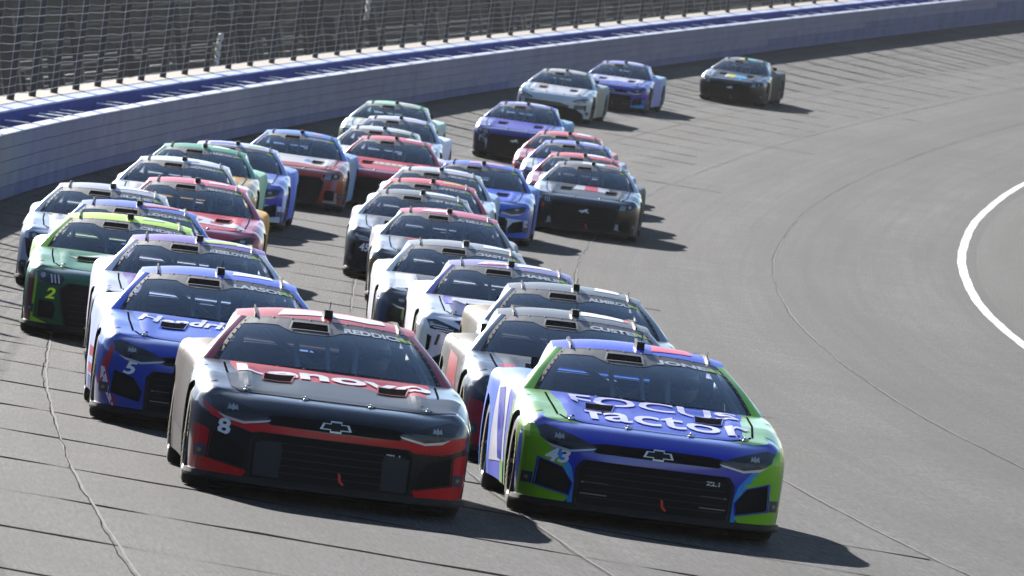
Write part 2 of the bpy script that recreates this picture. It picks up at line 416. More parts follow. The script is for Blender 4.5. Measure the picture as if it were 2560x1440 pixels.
def at_y(y):                                   # x on the side of the plan at a given y
    for (x0, y0), (x1, y1) in zip(plan, plan[1:]):
        if y0 <= y <= y1 and x0 > .3: return x0 + (x1 - x0) * (y - y0) / max(1e-9, y1 - y0)
    return .9
st = [p for p in plan if p[1] < .55]
ys = set(round(v, 4) for v in np.linspace(.55, 4.80, 58))
for yw in (YF, YR):
    ys = {v for v in ys if abs(v - yw) > RA + .02 or abs(v - yw) < RA - .02}
    for a in np.linspace(0, math.pi, 19): ys.add(round(yw - RA * math.cos(a) * .9999, 5))
    ys |= {yw - RA - .0005, yw + RA + .0005}
for v in (1.80, 3.25, 4.15): ys.add(v)
st += [(at_y(v), v) for v in sorted(ys) if v > .56] + [p for p in plan if p[1] > 4.80]
def ip(x, xs, vs): return float(np.interp(x, xs, vs))
def sm(a, b, x):
    t = max(0, min(1, (x - a) / (b - a))); return t * t * (3 - 2 * t)
def zs_(y): return ip(y, [0, .3, .55, .95, 1.5, 2, 2.6, 3.3, 3.74, 4.3, 4.93], [.695, .700, .738, .806, .848, .868, .878, .892, .905, .910, .895])
def zc_(y): return ip(y, [.2, .27, .45, .7, 1.0, 1.3, 1.5, 1.85, 4.1, 4.3, 4.93], [.68, .695, .728, .766, .807, .842, .860, .872, .945, .940, .915])
def arch(y):
    for yw in (YF, YR):
        d = abs(y - yw)
        if d < RA: return ZW + math.sqrt(RA * RA - d * d) * .985
    return .140
FI = ([.05, .12, .3, .46, .53, .58, .605, .638, .672, .686, .695], [.03, .014, 0, .0, .004, .010, .034, .082, .14, .185, .25])
def inset(y, z, zs):
    wf = 1 - sm(.10, .52, y)
    fi = ip(z, *FI)
    s = .025 * max(0, (.45 - z) / .35) ** 2 + .028 * max(0, (z - .45) / max(.05, zs - .45)) ** 2
    kf = sm(.35, .6, y) * (1 - sm(1.0, 1.6, y)); hr = .075 + .10 * kf; q = max(0, min(1, (z - (zs - hr)) / hr)); s += (.062 + .085 * kf) * (1 - math.sqrt(max(0, 1 - q * q)))
    wr = sm(4.5, 4.85, y); s *= 1 - .4 * wr
    return wf * fi + (1 - wf) * s
NT = 16
def ring(i):
    x, y = st[i]; a = st[max(i - 1, 0)]; b = st[min(i + 1, len(st) - 1)]
    t = Vector((b[0] - a[0], b[1] - a[1], 0)).normalized(); n = Vector((t.y, -t.x, 0))
    if i == 0: n = Vector((0, -1, 0))
    if i == len(st) - 1: n = Vector((0, 1, 0))
    zb, zs = arch(y), zs_(y); out = []
    wf = 1 - sm(.10, .52, y)
    for j in range(NT + 1):
        t_ = j / NT; tt = 1 - (1 - t_) ** (1.7)
        z = zb + (zs - zb) * tt; d = inset(y, z, zs)
        out.append(Vector((x - n.x * d, y - n.y * d, z)))
    return out
RING = [ring(i) for i in range(len(st))]
EDGE = [r[-1] for r in RING]
def mirr(rows): return [[Vector((-p.x, p.y, p.z)) for p in r] for r in rows]
def side_rows(y0, y1):
    idx = [i for i, s in enumerate(st) if y0 - 1e-6 <= s[1] <= y1 + 1e-6]
    return [RING[i] for i in idx]
def wall(rows, sgn):
    b = MB(); b.grid(rows if sgn > 0 else mirr(rows)); return b
US = [-1, -.97, -.93, -.88, -.8, -.75, -.70, -.66, -.62, -.58, -.53, -.46, -.4, -.3, -.2, 0, .2, .3, .4, .46, .53, .58, .62, .66, .70, .75, .8, .88, .93, .97, 1]
def ws_bottom(x): u = x / .815; return 1.50 + .24 * u * u, .868 - .028 * u * u
def toprow(e, ymap=True):
    row = []
    zc = zc_(e.y)
    for u in US:
        x = e.x * u; y = e.y
        z = zc - (zc - e.z) * abs(u) ** 2.6
        z += .015 * math.exp(-((abs(x) - .59) / .045) ** 2) * sm(.3, .7, e.y) * (1 - sm(1.2, 1.6, e.y))
        z -= .012 * math.exp(-((abs(x) - .40) / .13) ** 2) * sm(.5, .9, e.y) * (1 - sm(1.3, 1.6, e.y))
        if ymap and e.y > 1.3:
            yb = ws_bottom(max(-.815, min(.815, x)))[0] + .015
            k = sm(.93, .80, abs(u)) if False else (1 if abs(u) <= .8 else max(0, (1 - abs(u)) / .2))
            y = 1.3 + (e.y - 1.3) * (1 - k + k * (yb - 1.3) / .5)
        row.append(Vector((x, y, z)))
    return row
tops = [toprow(EDGE[i]) for i, s in enumerate(st) if s[1] <= 1.8001 and EDGE[i].x > .015]
tops_y = [EDGE[i].y for i, s in enumerate(st) if s[1] <= 1.8001 and EDGE[i].x > .015]
kn = max(i for i, y in enumerate(tops_y) if y < .37)
ME = {}
# front fascia with the nose panel
b = MB(); fr = [RING[i] for i, s in enumerate(st) if s[1] <= YF - RA]
b.grid(list(reversed(mirr(fr)))[:-1] + fr); b.grid(tops[:kn + 1]); ME['front_fascia'] = b
jL, jR = US.index(-.8), US.index(.8)
ME['hood'] = MB().grid([r[jL:jR + 1] for r in tops[kn:]])
for nm, sg in (('fender_r', 1), ('fender_l', -1)):
    b = wall(side_rows(YF - RA, 1.8), sg)
    b.grid([(r[jR:] if sg > 0 else r[:jL + 1]) for r in tops[kn:]]); ME[nm] = b
    ME['side_' + nm[-1]] = wall(side_rows(1.8, 3.25), sg)
    ME['quarter_' + nm[-1]] = wall(side_rows(3.25, 4.80), sg)
re_ = [RING[i] for i, s in enumerate(st) if s[1] >= 4.80]
ME['rear_bumper'] = MB().grid(re_ + list(reversed(mirr(re_)))[1:])
ME['rear_deck'] = MB().grid([toprow(EDGE[i], False) for i, s in enumerate(st) if s[1] >= 4.15 and EDGE[i].x > .01])
# greenhouse
def E_(y): return Vector((ip(y, [1.8, 2.1, 2.53, 2.9, 3.4, 3.8, 4.15], [.893, .795, .645, .640, .600, .585, .60]), y, ip(y, [1.8, 2.1, 2.53, 2.7, 2.9, 3.4, 3.8, 4.15], [.860, .99, 1.152, 1.182, 1.198, 1.172, 1.07, .950])))
def roof_front(x): u = x / .645; return Vector((x, 2.38 + .15 * u * u, 1.197 - .045 * abs(u) ** 2.6))
def WS(u, v):
    yb, zb = ws_bottom(.815 * u); b_ = Vector((.815 * u, yb, zb)); t = roof_front(.572 * u)
    p = b_.lerp(t, v); bul = math.sin(math.pi * v) * .028
    return p + Vector((u * .35, -.36, .86)).normalized() * bul
def base_at(y):
    e = edge_at(y); t = sm(1.8, 3.9, y); return Vector((e.x - .235 * t - .02 * sm(1.8, 2.3, y), y, e.z + .012 * sm(1.8, 2.2, y) + .012 * t))
def edge_at(y):
    for a, c in zip(EDGE, EDGE[1:]):
        if a.y <= y <= c.y and a.x > .5: return a.lerp(c, (y - a.y) / max(1e-9, c.y - a.y))
    return EDGE[-1]
ME['windshield'] = MB().grid([[WS(-1 + i / 10, j / 12) for i in range(21)] for j in range(13)])
def roofpt(u, w):
    ye = 2.53 + (3.45 - 2.53) * w; e = E_(ye)
    zc = ip(w, [0, .1, .2, .4, .6, .8, 1], [1.197, 1.217, 1.231, 1.250, 1.255, 1.247, 1.228])
    return Vector((e.x * u, 2.38 + .15 * u * u + (3.45 - 2.38 - .15 * u * u) * w, zc - (zc - e.z) * abs(u) ** 2.6))
UR = [-1, -.96, -.9, -.8, -.65, -.5, -.25, 0, .25, .5, .65, .8, .9, .96, 1]
ME['roof'] = MB().grid([[roofpt(u, w / 14) for u in UR] for w in range(15)])
def rear(u, v):
    y = 3.45 + .70 * v; e = E_(y); zc = ip(v, [0, .3, .6, 1], [1.228, 1.16, 1.065, .952])
    return Vector((e.x * u, y, zc - (zc - e.z) * abs(u) ** 2.6))
ME['rear_window'] = MB().grid([[rear(u, v / 8) for u in UR] for v in range(9)])
for sg, nm in ((1, 'r'), (-1, 'l')):
    rows = []
    for j in range(15):
        v = j / 14; a = WS(1, v); c = E_(1.8 + (2.53 - 1.8) * v)
        row = [a + (c - a) * t + Vector((.6, -.4, .5)).normalized() * .018 * math.sin(math.pi * t) for t in (0, .2, .4, .6, .8, 1)]
        rows.append([Vector((sg * p.x, p.y, p.z)) for p in row])
    ME['pillar_' + nm] = MB().grid(rows)
    def strip(y0, y1, n, t0=0, t1=1, off=0):
        rows = []
        for k in range(n + 1):
            y = y0 + (y1 - y0) * k / n; a = base_at(y); c = E_(y)
            rows.append([Vector((sg * (p.x - off), p.y, p.z)) for p in (a.lerp(c, t0 + (t1 - t0) * q / 6) + Vector((.02 * math.sin(math.pi * (t0 + (t1 - t0) * q / 6)), 0, 0)) for q in range(7))])
        return rows
    rows = []
    for k in range(29):
        y = 1.8 + (4.15 - 1.8) * k / 28; a = edge_at(y); c = base_at(y)
        rows.append([Vector((sg * p.x, p.y, p.z)) for p in (a.lerp(c, q / 4) + Vector((0, 0, .012 * math.sin(math.pi * q / 4) * sm(1.8, 2.5, y))) for q in range(5))])
    ME['shoulder_' + nm] = MB().grid(rows)
    ME['window_' + nm] = MB().grid(strip(1.86, 3.25, 16, .04, .93))
    wf_ = MB().grid(strip(1.80, 3.25, 16, -.02, .05)); wf_.grid(strip(1.80, 3.25, 16, .92, 1.0)); ME['window_frame_' + nm] = wf_
    ME['sail_' + nm] = MB().grid(strip(3.25, 4.15, 8, -.02, 1))
# splitter
rows = []
for i, s in enumerate(st):
    if s[1] > .62: break
    x, y = s; n = Vector((x * .9 / .97, -1 + min(1, s[1] * 2), 0)).normalized() if x > 0 else Vector((0, -1, 0))
    o = .014; rows.append([(x + n.x * o, y + n.y * o, .098), (x + n.x * o, y + n.y * o, .116), (x + n.x * .004, y + n.y * .004, .145), (x * .8, y + .15, .145), (x * .8, y + .15, .098)])
full = [[(-p[0], p[1], p[2]) for p in r] for r in reversed(rows)][:-1] + rows
ME['splitter'] = MB().grid(full, True)
b = MB()
for i, s in enumerate(st): pass
b.add([(-.80, .12, .07), (.80, .12, .07), (.80, 4.8, .12), (-.80, 4.8, .12)], [(0, 1, 2, 3)])
for yw in (YF, YR):                                    # dark inner wheel tubs
    for sg in (1, -1):
        b.box((sg * .60, yw, .42), (.02, .86, .66))
b.box((0, .55, .40), (1.5, .02, .52)); b.box((0, 1.42, .42), (1.5, .02, .66)); b.box((0, 4.3, .5), (1.6, .02, .7))
ME['underbody'] = b
# spoiler
rows = []
for i in range(13):
    u = -1 + i / 6; rows.append([Vector((.62 * u, 4.82 - .06 * u * u, .91)), Vector((.62 * u, 4.86 - .06 * u * u, 1.01)), Vector((.62 * u, 4.872 - .06 * u * u, 1.01)), Vector((.62 * u, 4.84 - .06 * u * u, .91))])
ME['spoiler'] = MB().grid(rows, True)
# wheel, built round its own centre, outside on +x
ty = MB().lathe([(-.16, .24), (-.165, .30), (-.15, .335), (-.10, .345), (.10, .345), (.15, .335), (.168, .30), (.165, .24)], 36)
rim = MB().lathe([(.165, .238), (.150, .232), (.135, .20), (.10, .17), (.08, .10), (.10, .05), (.13, .045), (.135, .001)], 30)
for k in range(10):
    a = 2 * math.pi * k / 10
    rim.tube([(.105, .06 * math.cos(a), .06 * math.sin(a)), (.145, .222 * math.cos(a), .222 * math.sin(a))], .018, 5)
let = MB()
for k in range(40):
    a0 = 2 * math.pi * k / 40
    if k % 20 in (0, 1, 2, 3, 4, 5): 
        let.add([(.170, r * math.cos(a), r * math.sin(a)) for r, a in ((.27, a0), (.27, a0 + .11), (.305, a0 + .11), (.305, a0))], [(0, 1, 2, 3)])
ME['tyre'], ME['rim'], ME['tyre_lettering'] = ty, rim, let
# cockpit
b = MB(); b.add([(-.78, 1.6, .25), (.78, 1.6, .25), (.78, 4.1, .25), (-.78, 4.1, .25), (-.82, 1.6, .80), (.82, 1.6, .80), (.82, 4.1, .86), (-.82, 4.1, .86)], [(0, 1, 2, 3), (0, 4, 5, 1), (1, 5, 6, 2), (2, 6, 7, 3), (3, 7, 4, 0)])
ME['cockpit_tub'] = b
b = MB(); b.grid([[(x, ws_bottom(x)[0] + .03, ws_bottom(x)[1] - .012) for x in np.linspace(-.78, .78, 13)], [(x, 2.05, .855) for x in np.linspace(-.78, .78, 13)], [(x, 2.07, .78) for x in np.linspace(-.78, .78, 13)]]); ME['dashboard'] = b
b = MB(); q = .024
for sg in (1, -1):
    b.tube([(sg * .74, 1.98, .5), (sg * .72, 2.05, .86), (sg * .55, 2.58, 1.13), (sg * .55, 3.2, 1.15), (sg * .62, 3.25, .4)], q, 8)
    b.tube([(sg * .55, 3.2, 1.14), (sg * .58, 4.0, .80)], q, 8)
    b.tube([(sg * .22, 2.55, 1.15), (sg * .20, 1.95, .83)], q * .8, 8)
b.tube([(-.55, 3.2, 1.14), (.6, 3.22, .5)], q, 8); b.tube([(.55, 3.2, 1.14), (-.6, 3.22, .5)], q, 8)
b.tube([(-.55, 2.58, 1.13), (.55, 2.58, 1.13)], q, 8); b.tube([(-.55, 3.2, 1.15), (.55, 3.2, 1.15)], q, 8); b.tube([(-.55, 2.6, 1.13), (.5, 3.2, 1.15)], q * .8, 8)
b.tube([(-.62, 3.23, .72), (.62, 3.23, .72)], q, 8); b.tube([(0, 1.72, .86), (0, 2.5, 1.17)], q * .7, 8)
ME['roll_cage'] = b
b = MB(); cx = .36
b.grid([[(cx + x, 2.95 + y, z) for x, y in ((-.26, -.10), (-.22, 0), (0, .05), (.22, 0), (.26, -.10))] for z in (.35, .6, .85)]); 
b.grid([[(cx + x, 2.98 + y, z) for x, y in ((-.24, -.22), (-.22, 0), (0, .05), (.22, 0), (.24, -.22))] for z in (.86, .95, 1.06)])
ME['seat'] = b
b = MB(); pts = [(cx + .17 * math.cos(a), 2.28 + .05 * math.sin(a), .86 + .17 * math.sin(a)) for a in np.linspace(0, 2 * math.pi, 19)]; b.tube(pts, .016, 6, False); b.tube([(cx, 2.1, .80), (cx, 2.28, .86)], .02, 6); b.tube([(cx - .16, 2.28, .86), (cx + .16, 2.28, .86)], .014, 6)
ME['steering_wheel'] = b
# driver: one continuous upper body grown round the seat
def driver_mesh():
    V_ = [((cx, 2.78, .42), .16), ((cx, 2.82, .58), .16), ((cx, 2.83, .72), .17), ((cx, 2.82, .80), .12), ((cx, 2.80, .87), .07),
          ((cx - .19, 2.80, .77), .075), ((cx - .25, 2.62, .66), .058), ((cx - .16, 2.36, .82), .042), ((cx - .14, 2.30, .86), .045),
          ((cx + .19, 2.80, .77), .075), ((cx + .25, 2.62, .66), .058), ((cx + .16, 2.36, .82), .042), ((cx + .14, 2.30, .86), .045),
          ((cx - .12, 2.45, .40), .095), ((cx - .12, 2.05, .45), .07), ((cx + .12, 2.45, .40), .095), ((cx + .12, 2.05, .45), .07)]
    Ed = [(0, 1), (1, 2), (2, 3), (3, 4), (3, 5), (5, 6), (6, 7), (7, 8), (3, 9), (9, 10), (10, 11), (11, 12), (0, 13), (13, 14), (0, 15), (15, 16)]
    m = bpy.data.meshes.new('driver'); m.from_pydata([v[0] for v in V_], Ed, []); o = bpy.data.objects.new('driver', m); col.objects.link(o)
    sk = o.modifiers.new('s', 'SKIN'); ss = o.modifiers.new('u', 'SUBSURF'); ss.levels = 1; ss.render_levels = 1
    for i, v in enumerate(V_): m.skin_vertices[0].data[i].radius = (v[1], v[1])
    m.skin_vertices[0].data[0].use_root = True
    dg = bpy.context.evaluated_depsgraph_get(); me = bpy.data.meshes.new_from_object(o.evaluated_get(dg))
    bpy.data.objects.remove(o); 
    for p in me.polygons: p.use_smooth = True
    return me
ME_DRIVER = driver_mesh()
b = MB(); b.lathe([(-.14, .02), (-.135, .08), (-.10, .115), (-.04, .132), (.03, .135), (.09, .115), (.125, .06), (.13, .002)], 20, 'z', (cx, 2.78, 1.0)); ME['helmet'] = b
b = MB(); b.grid([[(cx + .137 * math.sin(a), 2.78 - .137 * math.cos(a), z) for a in np.linspace(-1.1, 1.1, 11)] for z in (.965, 1.045)]); ME['visor'] = b

SMOOTH = {'front_fascia', 'hood', 'fender_r', 'fender_l', 'side_r', 'side_l', 'quarter_r', 'quarter_l', 'rear_bumper', 'rear_deck', 'windshield', 'roof', 'rear_window', 'pillar_r', 'pillar_l', 'window_r', 'window_l', 'sail_r', 'sail_l', 'shoulder_r', 'shoulder_l', 'tyre', 'rim', 'roll_cage', 'helmet', 'visor', 'steering_wheel', 'seat', 'window_frame_r', 'window_frame_l'}
for k in list(ME):
    sm_ = k in SMOOTH; m_ = ME[k].mesh(k, sm_)
    if sm_:
        bm = bmesh.new(); bm.from_mesh(m_); bmesh.ops.remove_doubles(bm, verts=bm.verts, dist=.0004)
        bmesh.ops.recalc_face_normals(bm, faces=bm.faces) if k in ('tyre', 'rim', 'roll_cage', 'helmet', 'steering_wheel') else None
        for f in bm.faces: f.smooth = True
        for e in bm.edges:
            if len(e.link_faces) == 2 and e.calc_face_angle() > .9: e.smooth = False
        bm.to_mesh(m_); bm.free()
    ME[k] = m_
def orient(m, ref):
    """make faces look away from ref"""
    bm = bmesh.new(); bm.from_mesh(m)
    for f in bm.faces:
        if f.normal.dot(f.calc_center_median() - Vector(ref)) < 0: f.normal_flip()
    bm.to_mesh(m); bm.free(); m.update()
for k in ('front_fascia', 'hood', 'fender_r', 'fender_l', 'side_r', 'side_l', 'quarter_r', 'quarter_l', 'rear_bumper', 'rear_deck', 'roof', 'windshield', 'pillar_r', 'pillar_l', 'sail_r', 'sail_l', 'shoulder_r', 'shoulder_l', 'window_r', 'window_l', 'rear_window'):
    orient(ME[k], (0, 2.4, .3))

# ------------------------------------------------------------------ decals: outlines laid onto the bodywork
bv, bf = [], []
for k in ('front_fascia', 'hood', 'fender_r', 'fender_l', 'side_r', 'side_l', 'quarter_r', 'quarter_l', 'roof', 'rear_deck', 'pillar_l', 'pillar_r', 'sail_l', 'sail_r'):
    n0 = len(bv); bv += [tuple(v.co) for v in ME[k].vertices]; bf += [tuple(i + n0 for i in p.vertices) for p in ME[k].polygons]
BVH = BVHTree.FromPolygons(bv, bf)
def onto(mode, a, b_, off):
    if mode == 'ws':
        p = WS(a, b_); n = (WS(a + .01, b_) - WS(a - .01, b_)).cross(WS(a, b_ + .01) - WS(a, b_ - .01)).normalized()
        if n.y > 0: n = -n
        return p + n * off
    if mode == 'front': o, d = Vector((a, -2, max(.146, min(.688, b_)))), Vector((0, 1, 0))
    elif mode == 'top': o, d = Vector((a, b_, 3)), Vector((0, 0, -1))
    elif mode == 'left': o, d = Vector((-3, a, b_)), Vector((1, 0, 0))
    else: o, d = Vector((3, a, b_)), Vector((-1, 0, 0))
    h, n, i, dist = BVH.ray_cast(o, d)
    if h is None:
        h, n, i, dist = BVH.find_nearest(o + d * (2.4 if mode in ('front', 'top') else 2.05))
        if h is None: return o
    if n.dot(d) > 0: n = -n
    return h + n * off
def lay(bm, mode, off, step, name):
    if mode == 'ws':
        sx, sy = .12, .12
    else: sx = sy = step
    bb = [v.co.copy() for v in bm.verts]
    if not bb: return None
    for ax, s in ((0, sx), (1, sy)):
        lo, hi = min(v[ax] for v in bb), max(v[ax] for v in bb); k = math.ceil((lo + 1e-6) / s)
        while k * s < hi - 1e-6:
            co = [0, 0, 0]; no = [0, 0, 0]; co[ax] = k * s; no[ax] = 1
            bmesh.ops.bisect_plane(bm, geom=bm.verts[:] + bm.edges[:] + bm.faces[:], plane_co=co, plane_no=no); k += 1
    bmesh.ops.triangulate(bm, faces=[f for f in bm.faces if len(f.verts) > 4])
    for v in bm.verts: v.co = onto(mode, v.co.x, v.co.y, off)
    m = bpy.data.meshes.new(name); bm.to_mesh(m); bm.free(); m.update(); return m
def poly_mesh(pts, mode, off=.004, name='decal', step=.03):
    bm = bmesh.new(); vs = [bm.verts.new((p[0], p[1], 0)) for p in pts]; bm.faces.new(vs)
    bmesh.ops.triangulate(bm, faces=bm.faces[:])
    return lay(bm, mode, off, step, name)
_txt = {}
def text_mesh(s, mode, cx_, cy_, w, h, bold=.02, shear=0.0, off=.004, rot=0.0, sx=1, name='lettering'):
    """lettering centred at (cx_, cy_) fitted to w x h (w may be None), laid on the surface"""
    if (s, bold, shear) not in _txt:
        cu_ = bpy.data.curves.new('t', 'FONT'); cu_.body = s; cu_.offset = bold; cu_.shear = shear; cu_.resolution_u = 3
        o = bpy.data.objects.new('t', cu_); col.objects.link(o)
        dg = bpy.context.evaluated_depsgraph_get(); me = bpy.data.meshes.new_from_object(o.evaluated_get(dg)); bpy.data.objects.remove(o); _txt[(s, bold, shear)] = me
    me = _txt[(s, bold, shear)]
    xs = [v.co.x for v in me.vertices]; yy = [v.co.y for v in me.vertices]
    x0, x1, y0, y1 = min(xs), max(xs), min(yy), max(yy); kh = h / (y1 - y0); kw = (w / (x1 - x0)) if w else kh
    bm = bmesh.new(); bm.from_mesh(me); c_, s_ = math.cos(rot), math.sin(rot)
    for v in bm.verts:
        px, py = (v.co.x - (x0 + x1) / 2) * kw * sx, (v.co.y - (y0 + y1) / 2) * kh
        v.co = Vector((cx_ + px * c_ - py * s_, cy_ + px * s_ + py * c_, 0))
    return lay(bm, mode, off, .03, name)

# ------------------------------------------------------------------ shared car materials
M_BLACK = flat('satin_black', (.012, .012, .013), .5, spec=.15)
M_CARBON = flat('splitter_black', (.012, .012, .013), .6, spec=.15, noise=.4, nscale=9)
M_TYRE = flat('tyre_rubber', (.022, .021, .02), .8, noise=.3, nscale=14)
M_RIM = flat('rim_grey', (.05, .05, .055), .35, .7)
M_YEL = flat('tyre_yellow', (.55, .50, .10), .7)
M_CAGE = flat('cage_grey', (.40, .41, .43), .5)
M_SEAT = flat('seat_black', (.02, .02, .022), .7)
M_GRILLE = flat('grille_black', (.010, .010, .011), .8, spec=0.0)  # sheenless black, also painted for the shade inside vents and ducts
M_TAPE = flat('grille_tape_grey', (.026, .029, .036), .6, spec=.2)
M_CHROME = flat('bright_trim', (.55, .56, .58), .3, .3)
M_LAMP = flat('lamp_print', (.30, .31, .33), .4)
M_LENS = flat('headlight_dark', (.012, .014, .018), .12)
M_WHT = flat('decal_white', (.78, .78, .78), .4)
M_RED = flat('tow_red', (.65, .03, .02), .5)
M_LIME = flat('decal_lime', (.42, .62, .05), .45)
M_SUIT = flat('driver_suit', (.10, .10, .13), .8)
def glass_mat(name, tint, refl=.10, rough=.03):
    m, n, l, b = new_mat(name)
    tr = n.new('ShaderNodeBsdfTransparent'); tr.inputs[0].default_value = (*tint, 1)
    gl = n.new('ShaderNodeBsdfGlossy'); gl.inputs['Roughness'].default_value = rough; gl.inputs[0].default_value = (.84, .92, 1, 1)
    df = n.new('ShaderNodeBsdfDiffuse'); df.inputs[0].default_value = (.25, .27, .30, 1)
    fr = n.new('ShaderNodeFresnel'); fr.inputs['IOR'].default_value = 1.5
    mx = n.new('ShaderNodeMixShader'); fm = n.new('ShaderNodeMath'); fm.operation = 'MULTIPLY_ADD'; fm.inputs[1].default_value = 1.0; fm.inputs[2].default_value = refl; fm.use_clamp = True; l.new(fr.outputs[0], fm.inputs[0]); l.new(fm.outputs[0], mx.inputs[0]); l.new(tr.outputs[0], mx.inputs[1]); l.new(gl.outputs[0], mx.inputs[2])
    m2 = n.new('ShaderNodeMixShader'); m2.inputs[0].default_value = .06
    tc = n.new('ShaderNodeTexCoord'); t = n.new('ShaderNodeTexNoise'); t.inputs['Scale'].default_value = 9; t.inputs['Detail'].default_value = 7; l.new(tc.outputs['Object'], t.inputs[0])
    r = n.new('ShaderNodeMapRange'); r.inputs[1].default_value = .35; r.inputs[2].default_value = .75; r.inputs[3].default_value = .015; r.inputs[4].default_value = .09; l.new(t.outputs[0], r.inputs[0])
    l.new(r.outputs[0], m2.inputs[0]); l.new(mx.outputs[0], m2.inputs[1]); l.new(df.outputs[0], m2.inputs[2])
    l.new(m2.outputs[0], n['Material Output'].inputs['Surface']); return m
M_GLASS = glass_mat('windshield_glass', (.84, .87, .90), .03)
M_SGLASS = glass_mat('side_glass', (.78, .80, .82), 0, .25)
M_BAND = flat('windshield_band_film', (.075, .075, .078), .42, noise=.5, nscale=6)
M_DUCT = flat('duct_frame', (.20, .195, .185), .6)

# ------------------------------------------------------------------ detail meshes shared by every car
def frame_box(outer, inner, depth, mode):     # a flat ring decal
    bm = bmesh.new(); n = len(outer)
    o = [bm.verts.new((*p, 0)) for p in outer]; i_ = [bm.verts.new((*p, 0)) for p in inner]
    for k in range(n): bm.faces.new((o[k], o[(k + 1) % n], i_[(k + 1) % n], i_[k]))
    return lay(bm, mode, depth, .05, 'frame')
def flip(pts): return [(-x, y) for x, y in reversed(pts)]
def shrink(pts, k):
    cx_ = sum(p[0] for p in pts) / len(pts); cy_ = sum(p[1] for p in pts) / len(pts); return [(cx_ + (p[0] - cx_) * k, cy_ + (p[1] - cy_) * k) for p in pts]
D = {}
D['band'] = poly_mesh([(-.985, .985), (-.985, .80), (-.80, .815), (-.58, .80), (-.48, .72), (-.40, .66), (-.30, .645), (-.06, .645), (.04, .67), (.12, .74), (.22, .83), (.40, .885), (.985, .90), (.985, .985)], 'ws', .003)
D['duct'] = frame_box([(-.44, .905), (-.44, .70), (.0, .70), (.0, .905)], [(-.425, .892), (-.425, .713), (-.015, .713), (-.015, .892)], .012, 'ws')
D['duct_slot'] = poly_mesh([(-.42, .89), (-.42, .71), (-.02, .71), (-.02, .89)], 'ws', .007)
D['ws_frame'] = frame_box([(-1, 1), (-1, 0), (0, 0), (1, 0), (1, 1), (0, 1)], [(-.955, .975), (-.965, .035), (0, .03), (.965, .035), (.955, .975), (0, .975)], .0035, 'ws')
b = MB()
for u, v in [(-.98, .08 + .115 * k) for k in range(8)] + [(.98, .08 + .115 * k) for k in range(8)] + [(-.9 + .225 * k, .985) for k in range(9)] + [(-.9 + .225 * k, .012) for k in range(9)]:
    p = onto('ws', u, v, .004); n = (onto('ws', u, v, .014) - p).normalized(); a = n.orthogonal().normalized(); c = n.cross(a)
    ringp = [p + (a * math.cos(k * 1.047) + c * math.sin(k * 1.047)) * .010 for k in range(6)]; b.add(ringp + [p + n * .006], [(k, (k + 1) % 6, 6) for k in range(6)])
D['screws'] = b.mesh('screws')
D['lime_tab'] = poly_mesh([(.80, .80), (.96, .78), (.96, .85), (.80, .87)], 'ws', .005)
for sg, nm in ((-1, 'l'), (1, 'r')):
    vp = [(-.49, .86), (-.30, .86), (-.26, 1.16), (-.47, 1.16)]; vp = vp if sg < 0 else [(p[0] + .80, p[1]) for p in vp]
    D['vent_' + nm] = poly_mesh(vp, 'top', .011); D['vent_frame_' + nm] = frame_box(shrink(vp, 1.08), vp, .014, 'top')  # flat black patch stands for the shaded vent recess
    b = MB()
    for w_ in [w / 14 for w in range(15)]:
        p = roofpt(sg * .80, w_ * .95); b.v += [(p.x - .006, p.y, p.z - .004), (p.x + .006, p.y, p.z - .004), (p.x + .006, p.y, p.z + .024), (p.x - .006, p.y, p.z + .024)]
    n_ = 15; b.f = [(i * 4 + j, i * 4 + (j + 1) % 4, i * 4 + 4 + (j + 1) % 4, i * 4 + 4 + j) for i in range(n_ - 1) for j in range(4)] + [(3, 2, 1, 0), (56, 57, 58, 59)]
    D['rail_' + nm] = b.mesh('rail')
pc = roofpt(0, .17)
POD = Vector((0, pc.y, pc.z + .03))
b = MB(); b.hexa([(-.030, pc.y - .05, pc.z - .012), (.030, pc.y - .05, pc.z - .012), (.045, pc.y + .10, pc.z - .005), (-.045, pc.y + .10, pc.z - .005)], [(-.028, pc.y - .04, pc.z + .052), (.028, pc.y - .04, pc.z + .052), (.034, pc.y + .08, pc.z + .055), (-.034, pc.y + .08, pc.z + .055)])
b.tube([(.01, pc.y + .05, pc.z + .05), (.012, pc.y + .06, pc.z + .11)], .003, 4); D['pod'] = b.mesh('roof_camera')
b = MB(); pa = roofpt(.80, .20); b.tube([(pa.x, pa.y, pa.z), (pa.x + .005, pa.y, pa.z + .06)], .002, 5); D['antenna'] = b.mesh('antenna')
def pin_mesh(x, y):
    p = onto('top', x, y, 0); b = MB(); b.lathe([(0, .020), (.004, .020), (.006, .010), (.022, .007), (.024, .001)], 8, 'z', tuple(p)); b.tube([p + Vector((-.03, -.01, .010)), p + Vector((0, 0, .016)), p + Vector((.03, .012, .008))], .005, 4); return b.mesh('hood_pin', True)
for i, (x, y) in enumerate(((-.62, .43), (-.21, .335), (.24, .335), (.64, .44))): D['pin%d' % i] = pin_mesh(x, y)
sp = [(-.70, .56), (-.66, .44), (-.55, .375), (-.3, .325), (0, .310), (.3, .325), (.55, .375), (.66, .44), (.70, .56)]
sd = [(.705, .55), (.715, .58), (.745, 1.0), (.75, 1.5), (.735, 1.5), (.73, 1.0), (.70, .60)]
D['hood_gap_r'] = poly_mesh(sd, 'top', .003); D['hood_gap_l'] = poly_mesh(flip(sd), 'top', .003)
D['hood_seam'] = poly_mesh(sp + [(x * .98, y + .014) for x, y in reversed(sp)], 'top', .002)
